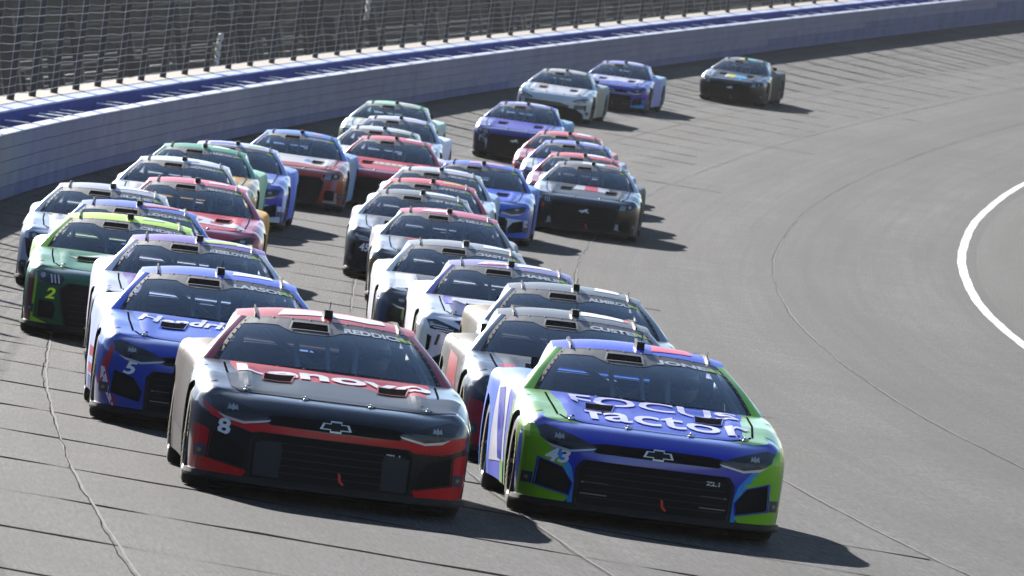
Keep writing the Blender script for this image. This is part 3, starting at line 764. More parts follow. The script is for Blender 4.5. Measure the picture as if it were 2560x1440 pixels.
# --- coupe with split bow-tie nose
gl_ = [(-.54, .15), (.54, .15), (.545, .40), (.50, .455), (-.50, .455), (-.545, .40)]
hl = [(-.855, .645), (-.80, .662), (-.62, .618), (-.46, .565), (-.44, .548), (-.62, .522), (-.76, .540), (-.83, .58)]
hlw = [(-.80, .555), (-.74, .536), (-.62, .516), (-.44, .546), (-.46, .532), (-.62, .500), (-.74, .518)]
du = [(-.83, .245), (-.60, .20), (-.585, .285), (-.66, .385), (-.82, .43)]
D['A_grille'] = poly_mesh(gl_, 'front', .008); D['A_grille_frame'] = frame_box(shrink(gl_, 1.045), gl_, .014, 'front')
D['A_tape_l'] = poly_mesh([(-.525, .165), (-.35, .165), (-.34, .36), (-.36, .41), (-.525, .39)], 'front', .0105)
D['A_tape_r'] = poly_mesh(flip([(-.525, .165), (-.35, .165), (-.34, .36), (-.36, .41), (-.525, .39)]), 'front', .0105)
D['A_slot'] = poly_mesh([(-.44, .515), (.44, .515), (.50, .57), (.38, .585), (0, .590), (-.38, .585), (-.50, .57)], 'front', .007)
def bars(x0, x1, zs, th):
    bm = bmesh.new()
    for z in zs:
        vs = [bm.verts.new(p) for p in ((x0, z, 0), (x1, z, 0), (x1, z + th, 0), (x0, z + th, 0))]; bm.faces.new(vs)
    return lay(bm, 'front', .0125, .03, 'bars')
D['A_bars'] = bars(-.50, .50, [.20, .25, .30, .35, .40], .006)
D['A_bar_l'] = bars(-.52, -.33, [.22, .30], .008); D['A_bar_r'] = bars(.33, .52, [.22, .30], .008)
bt = [(x * .78, y * .85) for x, y in [(-.14, -.024), (-.05, -.024), (-.05, -.045), (.05, -.045), (.05, -.024), (.14, -.024), (.115, .024), (.05, .024), (.05, .045), (-.05, .045), (-.05, .024), (-.115, .024)]]
zb_ = .552
D['A_emblem'] = frame_box([(x, zb_ + y) for x, y in bt], [(x * .84, zb_ + y * .72) for x, y in bt], .013, 'front')
D['A_emblem_fill'] = poly_mesh([(x * .84, zb_ + y * .72) for x, y in bt], 'front', .011)
for sg, nm in ((-1, 'l'), (1, 'r')):
    fx = (lambda p: p) if sg < 0 else flip
    D['A_lens_' + nm] = poly_mesh(fx(hl), 'front', .008); D['A_led_' + nm] = poly_mesh(fx(hlw), 'front', .011)
    lp = [(-.735, .598), (-.715, .604), (-.70, .594), (-.685, .604), (-.665, .600), (-.675, .632), (-.69, .618), (-.70, .638), (-.712, .618), (-.728, .634)]  # pale zigzag drawn as the glint in the headlight
    lp = [(x, z - .018) for x, z in lp]; D['A_lamp_' + nm] = poly_mesh(fx(lp), 'front', .011)
    D['A_duct_' + nm] = poly_mesh(fx(du), 'front', .008); D['A_duct_frame_' + nm] = frame_box(fx(shrink(du, 1.10)), fx(du), .013, 'front')
# --- coupe with the running-horse nose
gm = [(-.50, .12), (.50, .12), (.56, .30), (.60, .50), (.52, .565), (-.52, .565), (-.60, .50), (-.56, .30)]
hm = [(-.86, .645), (-.80, .658), (-.60, .63), (-.575, .60), (-.60, .545), (-.70, .53), (-.85, .57)]
D['B_grille'] = poly_mesh(gm, 'front', .008); D['B_grille_frame'] = frame_box(shrink(gm, 1.03), gm, .013, 'front')
D['B_bars'] = bars(-.50, .50, [.18, .24, .30, .36, .42, .48], .005)
hs = [(-.10, -.005), (-.06, .012), (-.01, .018), (.02, .035), (.055, .045), (.075, .03), (.06, .022), (.04, .012), (.07, -.002), (.09, -.025), (.075, -.028), (.05, -.012), (.01, -.008), (-.03, -.03), (-.045, -.04), (-.04, -.012), (-.075, -.012)]
D['B_emblem'] = poly_mesh([(x, .46 + y) for x, y in hs], 'front', .016)
dm = [(-.80, .20), (-.64, .20), (-.63, .30), (-.66, .37), (-.80, .37)]
for sg, nm in ((-1, 'l'), (1, 'r')):
    fx = (lambda p: p) if sg < 0 else flip
    D['B_lens_' + nm] = poly_mesh(fx(hm), 'front', .008)
    bm = bmesh.new()
    for k in range(3):
        x = sg * (.615 + .035 * k); vs = [bm.verts.new(p) for p in ((x, .555, 0), (x + sg * .013, .553, 0), (x + sg * .035, .628, 0), (x + sg * .022, .628, 0))]; bm.faces.new(vs)
    D['B_led_' + nm] = lay(bm, 'front', .012, .03, 'tri_bar')
    D['B_lamp_' + nm] = poly_mesh([(sg * .79 + .026 * math.cos(a), .612 + .026 * math.sin(a)) for a in np.linspace(0, 6.28, 11)[:-1]], 'front', .012)
    D['B_duct_' + nm] = poly_mesh(fx(dm), 'front', .008); D['B_duct_frame_' + nm] = frame_box(fx(shrink(dm, 1.08)), fx(dm), .013, 'front')
# --- saloon nose
gt = [(-.80, .12), (.80, .12), (.78, .26), (.60, .37), (.30, .40), (-.30, .40), (-.60, .37), (-.78, .26)]
ht = [(-.88, .64), (-.80, .65), (-.52, .57), (-.50, .55), (-.66, .525), (-.84, .56)]
D['C_grille'] = poly_mesh(gt, 'front', .008); D['C_grille_frame'] = frame_box(shrink(gt, 1.03), gt, .013, 'front'); D['C_bars'] = bars(-.70, .70, [.17, .22, .27, .32], .006)
D['C_emblem'] = frame_box([(.07 * math.cos(a), .555 + .045 * math.sin(a)) for a in np.linspace(0, 6.28, 17)[:-1]], [(.055 * math.cos(a), .555 + .034 * math.sin(a)) for a in np.linspace(0, 6.28, 17)[:-1]], .012, 'front')
for sg, nm in ((-1, 'l'), (1, 'r')):
    fx = (lambda p: p) if sg < 0 else flip
    D['C_lens_' + nm] = poly_mesh(fx(ht), 'front', .008)
    bm = bmesh.new()
    for k in range(3):
        z = .535 + .022 * k; x = .56 + .05 * k; vs = [bm.verts.new(p) for p in ((sg * x, z, 0), (sg * (x + .22 - .02 * k), z + .012, 0), (sg * (x + .22 - .02 * k), z + .022, 0), (sg * x, z + .010, 0))]; bm.faces.new(vs)
    D['C_led_' + nm] = lay(bm, 'front', .012, .03, 'slash')
    D['C_lamp_' + nm] = poly_mesh([(sg * .83 + .022 * math.cos(a), .60 + .022 * math.sin(a)) for a in np.linspace(0, 6.28, 11)[:-1]], 'front', .012)
    D['C_duct_' + nm] = poly_mesh(fx([(-.86, .34), (-.83, .34), (-.82, .48), (-.86, .50)]), 'front', .008)
D['tow'] = poly_mesh([(.05, .25), (.07, .24), (.075, .20), (.10, .175), (.09, .165), (.06, .19)], 'front', .018)
def sticker(x): return poly_mesh([(x - .035, .24), (x + .035, .24), (x + .035, .32), (x - .035, .32)], 'front', .008), poly_mesh([(x + .014 * math.cos(a), .28 + .014 * math.sin(a)) for a in np.linspace(0, 6.28, 9)[:-1]], 'front', .011)
D['stick_l'], D['stick_dot_l'] = sticker(-.885); D['stick_r'], D['stick_dot_r'] = sticker(.885)
M_STK = flat('sticker_navy', (.02, .03, .08), .5); M_STKY = flat('sticker_yellow', (.35, .24, .03), .5)
# ------------------------------------------------------------------ the field
def car_frame(r, phi, yaw=0.0):
    X = -outv(phi); Y = tan_(phi); Z = nrm(phi)
    if yaw:
        c, s = math.cos(yaw), math.sin(yaw); X, Y = X * c + Y * s, Y * c - X * s
    p = track(r, phi)
    return Matrix(((X.x, Y.x, Z.x, p.x), (X.y, Y.y, Z.y, p.y), (X.z, Y.z, Z.z, p.z), (0, 0, 0, 1)))
def place(px, py, yaw=0.0):
    """where on the banking a car stands whose roof camera is seen at this pixel of the 2560 px frame"""
    r, ph = 730.0, .12
    f = lambda r, ph: Vector((*project(car_frame(r, ph, yaw) @ POD), 0))
    for _ in range(40):
        e = f(r, ph) - Vector((px, py, 0)); a = (f(r + .01, ph) - f(r, ph)) / .01; c = (f(r, ph + 1e-5) - f(r, ph)) / 1e-5
        det = a.x * c.y - a.y * c.x
        dr, dp = (e.x * c.y - e.y * c.x) / det, (a.x * e.y - a.y * e.x) / det
        r -= max(-4, min(4, dr)); ph -= max(-.03, min(.03, dp))
    return r, ph
def build_car(cfg):
    r, ph = place(*cfg['px'], R_(cfg.get('yaw', 0)))
    root = obj('race_car', None, None, None, label=cfg['label'], category='race car', group='stock cars racing in a pack')
    root.empty_display_size = .5; root.matrix_world = car_frame(r, ph, R_(cfg.get('yaw', 0)))
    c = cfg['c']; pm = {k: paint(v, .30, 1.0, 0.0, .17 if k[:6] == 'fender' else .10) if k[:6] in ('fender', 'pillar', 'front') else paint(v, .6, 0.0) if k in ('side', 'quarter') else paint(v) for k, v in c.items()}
    g = lambda k: pm.get(k, pm['body'])
    P = {}
    def part(name, key, mat, parent=None):
        o = obj(name, ME[key] if key in ME else D[key], mat, parent or root); return o
    P['front'] = part('front_fascia', 'front_fascia', g('front')); P['hood'] = part('hood', 'hood', g('hood'))
    for s in 'lr':
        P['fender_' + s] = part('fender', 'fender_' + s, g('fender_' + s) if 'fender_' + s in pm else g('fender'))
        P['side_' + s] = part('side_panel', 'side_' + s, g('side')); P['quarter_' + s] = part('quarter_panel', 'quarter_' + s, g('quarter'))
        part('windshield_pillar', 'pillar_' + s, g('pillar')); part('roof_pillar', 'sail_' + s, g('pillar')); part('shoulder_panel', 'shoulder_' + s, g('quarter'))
        w = part('side_window', 'window_' + s, M_SGLASS); part('window_frame', 'window_frame_' + s, g('pillar'), w)
        part('roof_rail', 'rail_' + s, M_BLACK)
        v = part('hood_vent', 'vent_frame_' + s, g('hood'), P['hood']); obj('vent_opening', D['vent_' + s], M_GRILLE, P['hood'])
    P['roof'] = part('roof', 'roof', g('roof'))
    part('rear_bumper', 'rear_bumper', g('quarter')); part('rear_deck', 'rear_deck', g('deck') if 'deck' in pm else g('quarter')); part('spoiler', 'spoiler', M_BLACK)
    part('splitter', 'splitter', M_CARBON); part('underbody', 'underbody', M_BLACK)
    ws = part('windshield', 'windshield', M_GLASS); part('rear_window', 'rear_window', M_SGLASS)
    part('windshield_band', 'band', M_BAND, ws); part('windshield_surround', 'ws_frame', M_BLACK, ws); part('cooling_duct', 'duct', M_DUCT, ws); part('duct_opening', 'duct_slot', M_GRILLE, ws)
    part('windshield_screws', 'screws', M_DUCT, ws)['kind'] = 'stuff'; part('sticker', 'lime_tab', M_LIME, ws)
    part('roof_camera', 'pod', M_BLACK, P['roof']); part('antenna', 'antenna', M_BLACK, P['roof'])
    ck = part('cockpit', 'cockpit_tub', M_SEAT); part('dashboard', 'dashboard', M_SEAT, ck); part('roll_cage', 'roll_cage', M_CAGE, ck); part('seat', 'seat', M_SEAT, ck); part('steering_wheel', 'steering_wheel', M_BLACK, ck)
    for sg in (-1, 1):
        for yw in (YF, YR):
            w = obj('wheel', ME['tyre'], M_TYRE, root); w.location = (sg * .80, yw, ZW)
            if sg < 0: w.rotation_euler = (0, 0, math.pi)
            obj('rim', ME['rim'], M_RIM, w); obj('tyre_lettering', ME['tyre_lettering'], M_YEL, w)
    k = cfg['make']; F = P['front']
    gr_ = obj('grille', D[k + '_grille'], M_GRILLE, root); obj('grille_frame', D[k + '_grille_frame'], M_BLACK, gr_); obj('grille_bars', D[k + '_bars'], M_TAPE, gr_)
    if k == 'A':
        obj('nose_slot', D['A_slot'], M_GRILLE, F); e = obj('emblem', D['A_emblem'], M_CHROME, F); obj('emblem_fill', D['A_emblem_fill'], M_BLACK, F)
        if cfg.get('tape'): obj('grille_tape', D['A_tape_l'], M_TAPE, gr_); obj('grille_tape', D['A_tape_r'], M_TAPE, gr_)
        else: obj('grille_bar', D['A_bar_l'], M_DUCT, gr_); obj('grille_bar', D['A_bar_r'], M_DUCT, gr_)
    else: obj('emblem', D[k + '_emblem'], M_CHROME, F)
    obj('tow_strap', D['tow'], M_RED, gr_)
    for s in 'lr':
        h = obj('headlight', D['%s_lens_%s' % (k, s)], M_LENS, root); obj('light_strip', D['%s_led_%s' % (k, s)], M_CHROME, h); obj('lamp', D['%s_lamp_%s' % (k, s)], M_LAMP, h)
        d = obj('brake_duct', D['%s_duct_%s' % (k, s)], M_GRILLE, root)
        if '%s_duct_frame_%s' % (k, s) in D: obj('duct_frame', D['%s_duct_frame_%s' % (k, s)], g('front'), d)
        obj('sticker', D['stick_' + s], M_STK, F); obj('sticker_print', D['stick_dot_' + s], M_STKY, F)
    obj('hood_seam', D['hood_seam'], M_GRILLE, P['hood'])
    for s in 'lr': obj('panel_gap', D['hood_gap_' + s], M_GRILLE, P['hood'])
    for i in range(4): obj('hood_pin', D['pin%d' % i], M_CHROME, P['hood'])
    if cfg.get('name'): obj('lettering', text_mesh(cfg['name'], 'ws', .54, .825, cfg.get('nw', .74), .108, .045), M_WHT, ws)
    for d in cfg.get('decals', []):
        tgt = {'hood': P['hood'], 'roof': P['roof'], 'front': F, 'ws': ws}.get(d.get('on', 'front'), F)
        if d.get('on') in ('left', 'right'): tgt = P['side_l' if d['on'] == 'left' else 'side_r']
        mode = {'hood': 'top', 'roof': 'top'}.get(d.get('on', 'front'), d.get('on', 'front'))
        mt = paint(d['c']) if not d.get('matte') else flat('decal', d['c'], .5)
        if 'p' in d:
            for pts in ([d['p'], flip(d['p'])] if d.get('mir') else [d['p']]):
                m_ = poly_mesh(pts, mode, d.get('off', .004))
                if m_: obj(d.get('n', 'stripe'), m_, mt, tgt)
        else:
            x, y, w, h = d['at']
            m_ = text_mesh(d['t'], mode, x, y, w, h, d.get('bold', .02), d.get('shear', 0), d.get('off', .008), d.get('rot', 0), d.get('sx', 1) if False else 1)
            if m_: obj(d.get('n', 'lettering'), m_, mt, tgt)
    if cfg.get('driver'):
        p = obj('person', ME_DRIVER, M_SUIT, None, label=cfg['driver'], category='person', group='drivers at the wheel'); p.matrix_world = root.matrix_world
        obj('helmet', ME['helmet'], paint(cfg.get('helmet', '#c8c8cc')), p); obj('visor', ME['visor'], M_LENS, p)
    return root
CARS = []
def car(px, make, label, c, decals=(), **k): CARS.append(dict(px=px, make=make, label=label, c=c, decals=list(decals), **k))
def P_(on, c, p, **k): return dict(on=on, c=c, p=p, **k)
def T_(on, c, t, x, y, w, h, **k): return dict(on=on, c=c, t=t, at=(x, y, w, h), **k)
W_, K_ = '#e6e6ea', '#0c0d12'
def num(t, c=W_, x=-.74, z=.455, w=None, h=.105, **k): return T_('front', c, t, x, z, w, h, n='number', bold=.03, matte=1, **k)
def roofpatch(c, x0=.05, x1=.42, y0=2.62, y1=3.0): return P_('roof', c, [(x0, y0), (x1, y0 + .05), (x1 + .02, y1), (x0 + .03, y1)], n='roof_number')
wedge = [(-.93, .10), (-.70, .10), (-.58, .16), (-.66, .30), (-.72, .42), (-.93, .44)]
# ---- right-hand column, front to back
car((821, 783), 'A', 'red and black race car numbered 8, white lettering on its red hood', dict(body='#a3141f', front='#0a0c12', hood='#b80c1c', roof='#bc1024', pillar='#a8101e', fender_l='#2a0c14', fender_r='#15233f', side='#1c0c10', quarter='#30121a'), [  # right fender's navy paints in a dark blue reflection
    P_('left', '#12141a', [(1.85, .12), (3.2, .12), (3.2, .34), (1.85, .30)]),
    P_('front', '#c4101c', [(-.93, .63), (-.80, .56), (-.62, .53), (-.3, .512), (0, .507), (.3, .51), (.62, .53), (.80, .555), (.92, .58), (.92, .50), (.80, .455), (.56, .44), (.50, .462), (-.50, .462), (-.56, .45), (-.70, .485), (-.84, .53)]),
    P_('front', '#c4101c', [(-.94, .15), (-.60, .13), (-.57, .18), (-.74, .24), (-.84, .27), (-.86, .44), (-.94, .46)], mir=1),
    P_('hood', '#101219', [(-.66, .39), (-.3, .34), (.3, .34), (.66, .39), (.84, .52), (.90, .95), (.62, .86), (.40, .93), (.15, 1.02), (-.1, 1.0), (-.35, 1.04), (-.58, 1.12), (-.74, .92), (-.72, .50)]),
    T_('hood', W_, 'Lenovo', .02, 1.25, 1.36, .38, bold=.03), P_('roof', '#eceaf0', [(-.36, 2.50), (-.05, 2.56), (.30, 2.54), (.42, 2.62), (.40, 2.80), (-.30, 2.80)], n='roof_number'),
    num('8', W_, -.745, .465, .085, .11), T_('front', '#d8d8d8', 'ZL1', .41, .40, .10, .03, bold=.03), T_('front', '#b8304a', 'NASCAR', .69, .455, .16, .03, bold=.03)], tape=1, name='REDDICK', driver='driver in a pale helmet seated in the red and black car numbered 8', yaw=-.2)
car((1601, 862), 'A', 'blue and lime green race car numbered 43, nearest the camera on the right', dict(body='#8cc41c', front='#1430b0', hood='#2444c0', roof='#3458d0', pillar='#a2d63a', fender='#8cc428', side='#4a58c0', quarter='#5a86d8'), [
    P_('front', '#7cb81c', [(-.94, .11), (-.66, .11), (-.60, .17), (-.585, .285), (-.66, .43), (-.80, .50), (-.87, .60), (-.90, .69), (-.94, .69)], mir=1),
    P_('front', '#2f8fe0', [(-.60, .12), (-.53, .12), (-.56, .26), (-.60, .40), (-.72, .545), (-.80, .56), (-.66, .40), (-.60, .285)], mir=1),
    T_('hood', '#d8d6f4', 'FOCUS', .04, 1.30, 1.24, .34, bold=.018), T_('hood', '#d8d6f4', 'factor', .10, .76, 1.20, .52, bold=.012),
    P_('roof', '#e86078', [(.08, 2.50), (.40, 2.62), (.38, 2.90), (.10, 2.86)], n='roof_number'), num('43', W_, -.70, .465, .17, .10, shear=.2), T_('front', '#d8d8d8', 'ZL1', .41, .40, .10, .03, bold=.03),
    P_('left', '#e6e6f2', [(1.9, .30), (3.2, .25), (3.2, .86), (2.3, .84)], n='side_graphic'), P_('left', '#3a48b8', [(2.1, .30), (2.5, .30), (2.9, .62), (3.1, .80), (2.7, .82), (2.3, .60)], off=.007, n='side_graphic'), P_('left', '#7cb81c', [(1.86, .12), (2.2, .12), (2.2, .30), (1.86, .30)], off=.007, n='side_graphic')], name='JONES', driver='driver in a pale helmet seated in the blue and lime car numbered 43', yaw=-.5)
car((1439, 781), 'B', 'grey black and red race car tucked behind the blue and lime car', dict(body='#2a2a30', front='#101015', hood='#4c4d52', roof='#5c5d63', pillar='#5e5e64', fender='#222228', side='#1a1a20', quarter='#1e2026'), [
    P_('front', '#b01424', [(-.94, .14), (-.80, .12), (-.70, .28), (-.66, .42), (-.84, .50), (-.94, .52)], mir=1), roofpatch('#f0eef2'), P_('roof', '#e05068', [(.42, 2.68), (.47, 2.68), (.47, 2.98), (.42, 2.98)]),
    P_('hood', '#c8c8ce', [(-.5, .62), (-.34, .55), (-.28, .66), (-.44, .74)]), P_('hood', '#c02838', [(-.70, .6), (-.60, .56), (-.56, .9), (-.68, .95)]), P_('left', '#b81c30', [(2.2, .50), (3.2, .50), (3.2, .80), (2.4, .76)])], name='CUSTER', driver='driver in a dark helmet seated in the grey and red car')
car((1441, 716), 'B', 'silver and gold race car between the grey red car and the white purple car', dict(body='#9a9690', front='#9a968e', hood='#66666a', roof='#66676c', pillar='#8a8a90', fender='#4e4a42', side='#4a463e', quarter='#5e5236'), [roofpatch('#f0eef2', .18, .42)], name='ALMIROLA')
car((1278.6, 658), 'C', 'white and purple race car numbered 11', dict(body='#e2e2e6', front='#d8d8e0', hood='#3a2a6c', roof='#8a84b4', pillar='#9088c0', fender='#e6e6ea', side='#dcdce2', quarter='#dadae2'), [
    P_('front', '#2c1f58', [(-.62, .66), (-.3, .48), (0, .44), (.3, .48), (.62, .66), (.3, .70), (-.3, .70)]), P_('hood', '#ececf0', [(-.62, 1.18), (-.40, 1.10), (-.2, 1.26), (-.1, 1.50), (-.62, 1.46)]),
    P_('hood', '#8a84d0', [(-.70, .95), (-.62, .95), (-.60, 1.45), (-.72, 1.45)]), num('11', '#3c0f24', -.72, .455, .13, .11, shear=.2), P_('roof', '#f2eef4', [(-.36, 2.52), (-.02, 2.56), (-.02, 2.72), (-.26, 2.70)], n='roof_number'), P_('roof', '#f2eef4', [(.06, 2.56), (.44, 2.72), (.42, 2.92), (.08, 2.76)], n='roof_number'),
    P_('roof', '#e8607c', [(-.36, 2.50), (-.20, 2.50), (-.02, 2.545), (-.02, 2.60), (-.22, 2.58)]), P_('front', '#7c1a24', [(-.50, .13), (-.40, .13), (-.30, .22), (-.42, .2)], mir=1, off=.010)], name='HAMLIN', driver='driver in a dark helmet seated in the white and purple car')
car((1166, 607), 'A', 'white and black race car numbered 1', dict(body='#c8c8cc', front='#0e0f13', hood='#77787c', roof='#8c8d92', pillar='#e8e8ea', fender='#d6d6d8', side='#d0d0d4', quarter='#d2d2d6'), [
    P_('hood', '#e4e4e8', [(-.78, .46), (-.62, .50), (-.52, .80), (-.55, 1.5), (-.78, 1.5)]), num('1', W_, -.62, .45, .07, .11, shear=.2), P_('roof', '#e4e4ea', [(.20, 2.55), (.5, 2.7), (.5, 2.95), (.2, 2.9)], n='roof_number')], name='CHASTAIN')
car((1124.4, 526.3), 'A', 'silver and black race car with a pink red roof', dict(body='#8a8b90', front='#101114', hood='#8c8d92', roof='#d0607a', pillar='#8e9096', fender='#c6c6ca', side='#90929a', quarter='#9c9eb0'), [
    P_('hood', '#c03040', [(-.56, 1.40), (-.20, 1.36), (-.16, 1.47), (-.54, 1.50)]), P_('roof', '#f0eaf0', [(-.38, 2.54), (-.20, 2.50), (-.04, 2.52), (-.04, 2.72), (-.28, 2.72)], n='roof_number')], name='A. DILLON')
car((1058, 479), 'C', 'black and silver race car numbered 45 with white pillars', dict(body='#1c1d22', front='#0e0f14', hood='#77787c', roof='#6c6d72', pillar='#dcdcde', fender='#c4c4c6', side='#a0a0a4', quarter='#b0b0b4'), [
    num('45', W_, -.70, .45, .14, .11, shear=.15), P_('roof', '#e6ecea', [(.02, 2.52), (.46, 2.68), (.44, 2.9), (.04, 2.8)], n='roof_number')], name='KURT BUSCH')
car((1083, 450.4), 'A', 'race car with a bright red roof behind the black numbered 45 car', dict(body='#b02030', front='#a02030', hood='#b02838', roof='#e0344a', pillar='#d8304a', fender='#a8b8c0', side='#b0c0c8', quarter='#a8bcc8'), [P_('roof', '#c8dc60', [(.16, 2.56), (.44, 2.66), (.42, 2.78), (.16, 2.68)], n='roof_number')], name='BYRON')
car((1104, 422), 'C', 'race car with a pale grey roof behind the red roofed car', dict(body='#c4c4ca', front='#c0c0c8', hood='#c6c6cc', roof='#bcbcc6', pillar='#c8ccd8', fender='#b8c8dc', side='#a8c0dc', quarter='#98b8dc'), [roofpatch('#e8e0e6')], name='TRUEX JR')
car((1210, 406), 'A', 'bright blue race car with a white and orange lower nose', dict(body='#2c62c8', front='#2a5cc0', hood='#2e66d0', roof='#3a74d8', pillar='#2c66d4', fender='#2e66cc', side='#3c6cc4', quarter='#6c9cd8'), [
    P_('front', '#c8c8cc', [(-.9, .42), (-.3, .46), (.3, .46), (.9, .44), (.9, .30), (.6, .25), (-.6, .25), (-.9, .30)]), P_('front', '#b8702c', [(.1, .26), (.55, .26), (.9, .40), (.9, .32), (.6, .20), (.1, .2)], off=.004), P_('roof', '#e8a0ac', [(-.25, 2.55), (.35, 2.60), (.33, 2.82), (-.23, 2.78)], n='roof_number')], name='')
car((1483.8, 408), 'B', 'black race car with a white and red hood patch, front of the right hand group', dict(body='#15171c', front='#101216', hood='#1e2026', roof='#6a6c72', pillar='#c8c8cc', fender_l='#b0b0b2', fender_r='#1a2434', side='#20242c', quarter='#4a5a70'), [
    P_('hood', '#c8c8cc', [(-.28, .96), (.40, .96), (.36, 1.40), (-.22, 1.40)]), P_('hood', '#d85060', [(-.06, .97), (.18, .97), (.16, 1.40), (-.06, 1.40)], off=.006), num('4', '#d02028', -.74, .49, .07, .09), P_('front', '#9a9a9e', [(-.66, .18), (-.56, .20), (-.58, .30), (-.68, .30)], mir=1), roofpatch('#e05060', .22, .42), P_('roof', '#ece8ec', [(-.2, 2.56), (.2, 2.56), (.2, 2.8), (-.2, 2.8)], n='roof_number')], name='')
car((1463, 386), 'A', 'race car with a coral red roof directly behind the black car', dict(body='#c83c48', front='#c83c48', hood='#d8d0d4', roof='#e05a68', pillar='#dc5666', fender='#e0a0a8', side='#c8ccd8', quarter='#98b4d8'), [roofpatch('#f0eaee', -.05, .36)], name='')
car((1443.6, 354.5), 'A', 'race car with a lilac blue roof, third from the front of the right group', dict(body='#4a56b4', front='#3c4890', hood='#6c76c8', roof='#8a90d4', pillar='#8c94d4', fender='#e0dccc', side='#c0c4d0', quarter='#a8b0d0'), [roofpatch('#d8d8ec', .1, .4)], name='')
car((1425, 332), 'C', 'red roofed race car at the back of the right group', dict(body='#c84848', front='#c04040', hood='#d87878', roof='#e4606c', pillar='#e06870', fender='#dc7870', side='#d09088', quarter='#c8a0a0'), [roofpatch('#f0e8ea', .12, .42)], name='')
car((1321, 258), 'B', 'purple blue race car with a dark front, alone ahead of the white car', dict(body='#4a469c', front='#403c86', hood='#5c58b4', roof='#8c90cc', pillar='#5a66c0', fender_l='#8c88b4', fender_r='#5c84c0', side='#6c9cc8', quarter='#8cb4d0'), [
    P_('front', '#16161c', [(-.94, .10), (.96, .10), (.94, .50), (.6, .57), (-.6, .57), (-.94, .50)]), P_('front', '#c4c0d0', [(-.80, .22), (-.62, .22), (-.60, .40), (-.66, .54), (-.80, .50)], off=.004), P_('roof', '#d4d4e4', [(-.3, 2.56), (.4, 2.62), (.4, 2.9), (-.3, 2.9)], n='roof_number')], name='')
car((1418, 175), 'C', 'white race car with a dark grille and brownish nose patches', dict(body='#c8ccd2', front='#c2c6cc', hood='#d8d6d8', roof='#b4b4b2', pillar='#c0ccd8', fender='#d0d0ce', side='#a09c90', quarter='#98a8b0'), [
    P_('front', '#55524c', [(-.70, .10), (.42, .10), (.34, .30), (.46, .44), (.2, .50), (-.72, .50)], off=.004), P_('front', '#6a665e', [(.56, .36), (.86, .38), (.82, .48), (.58, .48)], off=.004), P_('hood', '#c88c6c', [(-.5, 1.1), (-.3, 1.1), (-.3, 1.4), (-.5, 1.4)])], name='')
car((1565, 155), 'A', 'blue violet race car with a white streaked hood beside the outer wall', dict(body='#5450b4', front='#4844a0', hood='#7a7ccc', roof='#9c9cd4', pillar='#6c70c8', fender='#7c80cc', side='#a4a8d8', quarter='#a8c4dc'), [
    P_('hood', '#dcdcec', [(-.7, .75), (-.2, .70), (.1, .80), (.5, .76), (.72, .9), (.7, 1.45), (-.7, 1.45)]), P_('front', '#3ea8d8', [(.42, .12), (.90, .14), (.90, .36), (.62, .34), (.56, .22), (.42, .2)]), P_('front', '#22222c', [(-.92, .12), (.40, .12), (.40, .40), (-.90, .46)]), roofpatch('#e4e4f0', 0, .42)], name='')
car((1865.5, 146), 'B', 'black race car with yellow and cyan nose badge, last on the track', dict(body='#121318', front='#0e0f13', hood='#15161b', roof='#5c666c', pillar='#aab0b4', fender_l='#9a9a98', fender_r='#1c2a32', side='#10181c', quarter='#24404e'), [
    P_('hood', '#e8d840', [(-.20, .50), (.0, .50), (.02, .95), (-.18, .95)]), P_('hood', '#30a8e0', [(.0, .50), (.36, .50), (.38, .95), (.02, .95)]), P_('hood', '#e8e8ec', [(-.27, .50), (-.20, .50), (-.18, .95), (-.25, .95)]), P_('roof', '#e8d840', [(-.18, 2.46), (.0, 2.46), (.0, 2.7), (-.18, 2.7)]), P_('roof', '#38b8c0', [(.0, 2.46), (.30, 2.5), (.30, 2.8), (.0, 2.8)]), P_('front', '#a8a020', [(-.9, .105), (.9, .105), (.9, .135), (-.9, .135)], off=.018)], name='', yaw=-1.0)
# ---- left-hand column
car((552.4, 676.4), 'A', 'bright blue race car numbered 5 with white script on its hood', dict(body='#1c3fb4', front='#0c3ca8', hood='#2458cc', roof='#4a70dc', pillar='#5478d8', fender='#5a7cd4', side='#c0c8e8', quarter='#c8d4f0'), [
    P_('front', '#c42434', [(-.94, .30), (-.92, .30), (-.80, .12), (-.77, .12), (-.88, .42), (-.84, .60), (-.87, .62), (-.93, .44)]), P_('front', '#e8e8f0', [(-.925, .44), (-.90, .44), (-.79, .12), (-.805, .12), (-.92, .34)], off=.004),
    T_('hood', '#e8e8f2', 'HendrickCars', .02, 1.24, 1.38, .36, shear=.3, bold=.035), P_('roof', '#e8ecf8', [(.10, 2.58), (.44, 2.70), (.43, 2.90), (.12, 2.84)], n='roof_number'), num('5', W_, -.70, .46, .11, .105, shear=.25),
    P_('left', '#c42434', [(1.9, .42), (3.2, .42), (3.2, .50), (1.9, .50)]), P_('left', '#c42434', [(1.9, .28), (3.2, .28), (3.2, .36), (1.9, .36)]), P_('left', '#1c2f8c', [(1.9, .12), (3.2, .12), (3.2, .26), (1.9, .26)])], name='LARSON', driver='driver in a pale helmet seated in the blue car numbered 5')
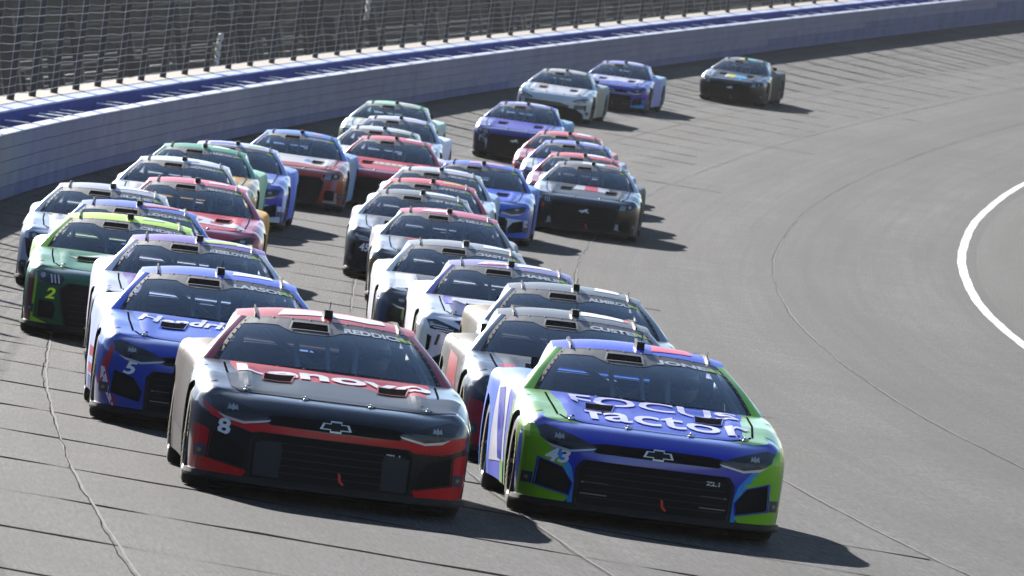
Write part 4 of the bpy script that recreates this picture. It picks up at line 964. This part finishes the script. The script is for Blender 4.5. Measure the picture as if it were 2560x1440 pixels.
car((500, 594.7), 'B', 'purple and white race car between the green car and the blue numbered 5 car', dict(body='#3c2468', front='#14141c', hood='#6a4c9c', roof='#7a58ac', pillar='#e4e0ec', fender='#e6e2ee', side='#e0dce8', quarter='#dcd4e8'), [
    P_('front', '#a8d020', [(-.94, .44), (-.66, .42), (-.66, .45), (-.94, .47)]), P_('hood', '#e0dcea', [(-.40, .62), (-.22, .60), (.3, .60), (.3, .8), (-.2, .86), (-.42, .84)]), P_('roof', '#e4e2ec', [(.02, 2.46), (.50, 2.68), (.52, 2.95), (.30, 2.86), (.02, 2.66)]), P_('roof', '#d4f040', [(.05, 2.50), (.36, 2.64), (.36, 2.78), (.06, 2.64)], off=.006, n='roof_number')], name='KESELOWSKI', driver='driver in a pale helmet seated in the purple and white car')
car((326.7, 540), 'B', 'dark green race car numbered 2 with a lime roof', dict(body='#0d5a34', front='#0a4c2c', hood='#2f7c58', roof='#c2ee08', pillar='#c4ea20', fender_l='#6aa040', fender_r='#a0d040', side='#7ab848', quarter='#c8d8b0'), [
    P_('front', '#6a1c22', [(-.945, .16), (-.88, .16), (-.875, .60), (-.93, .62)]), P_('front', '#8cc828', [(-.875, .16), (-.85, .14), (-.845, .66), (-.87, .66)]), P_('front', '#9cd020', [(-.88, .11), (-.40, .105), (-.48, .13), (-.70, .145), (-.86, .20)], mir=1), P_('front', '#9cd020', [(-.36, .105), (.36, .105), (.36, .16), (-.32, .16)], off=.018),
    P_('hood', '#d8e4d8', [(-.50, 1.20), (.1, 1.12), (.6, 1.2), (.6, 1.50), (-.1, 1.46)]), P_('hood', '#dcbca0', [(-.58, .98), (-.34, .92), (-.30, 1.12), (-.5, 1.1)]), num('2', '#c8f030', -.70, .45, .10, .11, shear=.2), P_('roof', '#c8d8e0', [(.12, 2.60), (.36, 2.70), (.36, 2.82), (.14, 2.74)], n='roof_number')], name='CINDRIC', driver='driver in a pale helmet seated in the green car with the lime roof')
car((349.8, 506.7), 'B', 'blue race car with a red and white striped roof behind the green car', dict(body='#3454b4', front='#d4b820', hood='#4060c0', roof='#5470c8', pillar='#6c88d4', fender='#9cb4e0', side='#7c98d8', quarter='#a4bce0'), [P_('roof', '#ecebf2', [(.0, 2.48), (.5, 2.72), (.52, 2.98), (.0, 2.66)]), P_('roof', '#d85c70', [(.04, 2.50), (.44, 2.70), (.44, 2.88), (.04, 2.64)], off=.006, n='roof_number')], name='LOGANO')
car((283, 463.6), 'B', 'white race car with a black nose, nearest the outer wall', dict(body='#ccd0d8', front='#aab4c4', hood='#d8dade', roof='#b0b4c4', pillar='#d4d6da', fender='#c4ccd8', side='#c8ccd4', quarter='#d0d2d6'), [
    P_('front', '#0e1014', [(-.90, .58), (-.58, .58), (-.56, .12), (-.70, .12), (-.86, .40)]), P_('front', '#14161c', [(-.94, .08), (-.84, .08), (-.86, .30), (-.94, .30)], off=.004), *[P_('hood', '#1c1e24', [(-.70 + .12 * k, 1.44 + .0 * k), (-.65 + .12 * k, 1.44), (-.65 + .12 * k, 1.52), (-.70 + .12 * k, 1.52)], n='checker') for k in range(12)], P_('hood', '#8c909c', [(-.30, .95), (-.18, .90), (-.10, 1.0), (-.22, 1.08)]), P_('roof', '#f0eef4', [(.05, 2.54), (.42, 2.70), (.42, 2.86), (.06, 2.74)], n='roof_number'), P_('roof', '#e48090', [(.42, 2.70), (.46, 2.71), (.46, 2.88), (.42, 2.86)])], name='BLANEY')
car((494.7, 449), 'A', 'red race car with a pink roof and white printed hood', dict(body='#c02040', front='#a81834', hood='#d83c54', roof='#dc6880', pillar='#c84866', fender='#d05068', side='#c89038', quarter='#c8a050'), [
    P_('hood', '#dcd4dc', [(-.6, .80), (.2, .62), (.74, .52), (.60, .80), (.1, 1.20), (-.66, 1.2)]), P_('hood', '#b83048', [(-.1, .86), (.12, .80), (.16, .92), (-.04, 1.0)], off=.007), P_('hood', '#b83048', [(.26, .74), (.44, .70), (.40, .84), (.26, .88)], off=.007), P_('hood', '#b83048', [(-.4, 1.02), (-.2, .96), (-.2, 1.06), (-.38, 1.12)], off=.007), P_('roof', '#f0e0e8', [(.14, 2.56), (.40, 2.64), (.40, 2.8), (.16, 2.74)], n='roof_number')], name='STENHOUSE JR', driver='driver in a pale helmet seated in the red car with the pink roof')
car((462, 395.7), 'A', 'white race car behind the red car with the pink roof', dict(body='#dcdce0', front='#d8d8de', hood='#dcd8d8', roof='#dcdee6', pillar='#dcdce0', fender='#e4e2e2', side='#d8dade', quarter='#d4d8e0'), [P_('roof', '#8ca4e0', [(.06, 2.46), (.22, 2.52), (.2, 2.6), (.06, 2.56)]), P_('hood', '#c0a090', [(-.50, .84), (-.2, .82), (-.24, 1.0), (-.46, 1.0)])], name='BOWMAN')
car((513, 363), 'B', 'race car with a sea green roof and gold front fender', dict(body='#d09a10', front='#c89008', hood='#d49c14', roof='#2f9c74', pillar='#5cac90', fender='#d8a010', side='#a8c8a8', quarter='#90c0ac'), [roofpatch('#dce8e4', .1, .36)], name='HARVICK')
car((595, 357), 'A', 'blue and white race car with a pale green roof number', dict(body='#4458b8', front='#3448a8', hood='#7c8cd4', roof='#c8cce4', pillar='#98a4dc', fender='#5064c0', side='#6478cc', quarter='#88a8e0'), [
    P_('front', '#c4cad8', [(-.9, .12), (.9, .12), (.9, .40), (.2, .44), (-.9, .40)]), P_('hood', '#dce0f0', [(.10, .60), (.70, .55), (.72, .80), (.3, 1.0), (.0, .9)]), P_('roof', '#7c84dc', [(-.45, 2.52), (-.05, 2.50), (-.05, 2.70), (-.42, 2.70)]), P_('roof', '#d0e4b0', [(.16, 2.52), (.42, 2.62), (.42, 2.82), (.18, 2.74)], n='roof_number')], name='')
car((756, 328.7), 'B', 'orange nosed race car with a light blue roof', dict(body='#b0583c', front='#a85034', hood='#d8d4d4', roof='#5c90d8', pillar='#6c9cdc', fender='#c06844', side='#a8b4c8', quarter='#90b0dc'), [
    P_('hood', '#b4583c', [(-.5, .36), (.5, .36), (.72, .46), (.78, .80), (.5, .60), (.1, .70), (-.3, .64), (-.72, .9), (-.72, .46)]), P_('hood', '#7c98cc', [(.18, .95), (.5, .9), (.5, 1.1), (.2, 1.2)]), P_('front', '#b49c90', [(.62, .12), (.86, .14), (.84, .34), (.66, .32)]), P_('roof', '#e8a0a8', [(.18, 2.56), (.34, 2.62), (.34, 2.78), (.2, 2.74)], n='roof_number')], name='MCDOWELL')
car((991.6, 344), 'B', 'red race car with a faint printed hood beside the orange nosed car', dict(body='#c02434', front='#a81c2c', hood='#cc3444', roof='#e05468', pillar='#dc5064', fender='#c8283c', side='#c06070', quarter='#b4b4d0'), [P_('hood', '#c09890', [(-.40, .85), (.55, .80), (.6, 1.15), (-.36, 1.2)]), *[P_('hood', '#e4dcdc', [(-.28 + .11 * k, .92), (-.20 + .11 * k, .91), (-.21 + .11 * k, 1.08), (-.27 + .11 * k, 1.06)], off=.007) for k in range(7)], roofpatch('#f0e4e8', .16, .44)], name='')
car((962, 319), 'B', 'white race car hidden behind the red car', dict(body='#d8d8da', front='#d0d0d4', hood='#dcdcde', roof='#c4c8cc', pillar='#c8ccd0', fender='#dcdcdc', side='#d4d4d8', quarter='#c8ccd8'), [P_('roof', '#dce4b8', [(.2, 2.52), (.5, 2.64), (.5, 2.8), (.2, 2.7)])], name='')
car((1003, 293.6), 'A', 'pale lilac race car with white and blue sides', dict(body='#c4c8dc', front='#b8bcd0', hood='#c8cce0', roof='#c4c4dc', pillar='#b8c0dc', fender='#c0c4dc', side='#d0d8e8', quarter='#d4dcec'), [roofpatch('#e4e4f0', -.2, .3)], name='')
car((992.6, 255.8), 'B', 'pale yellow race car with a mint roof, rearmost beside the wall', dict(body='#d4d8b4', front='#ccd0a8', hood='#d8d8c0', roof='#a8d4b8', pillar='#d0dcd4', fender='#e4e6c8', side='#c4d8c8', quarter='#b8d8d4'), [P_('roof', '#f0c8cc', [(.0, 2.5), (.36, 2.6), (.36, 2.8), (.0, 2.74)], n='roof_number')], name='')
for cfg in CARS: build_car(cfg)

# ------------------------------------------------------------------ dusty air over the track
hm_, hn, hl_, hb = new_mat('haze'); hn.remove(hb)
pv = hn.new('ShaderNodeVolumePrincipled'); pv.inputs['Color'].default_value = (.80, .78, .76, 1); pv.inputs['Density'].default_value = .00007; pv.inputs['Anisotropy'].default_value = .3
hl_.new(pv.outputs[0], hn['Material Output'].inputs['Volume'])
hz = MB().box((CX, 0, 3.0), (3400, 3400, 21.0)).mesh('haze')
obj('haze', hz, hm_, None, kind='stuff', label='thin dusty haze hanging over the track')
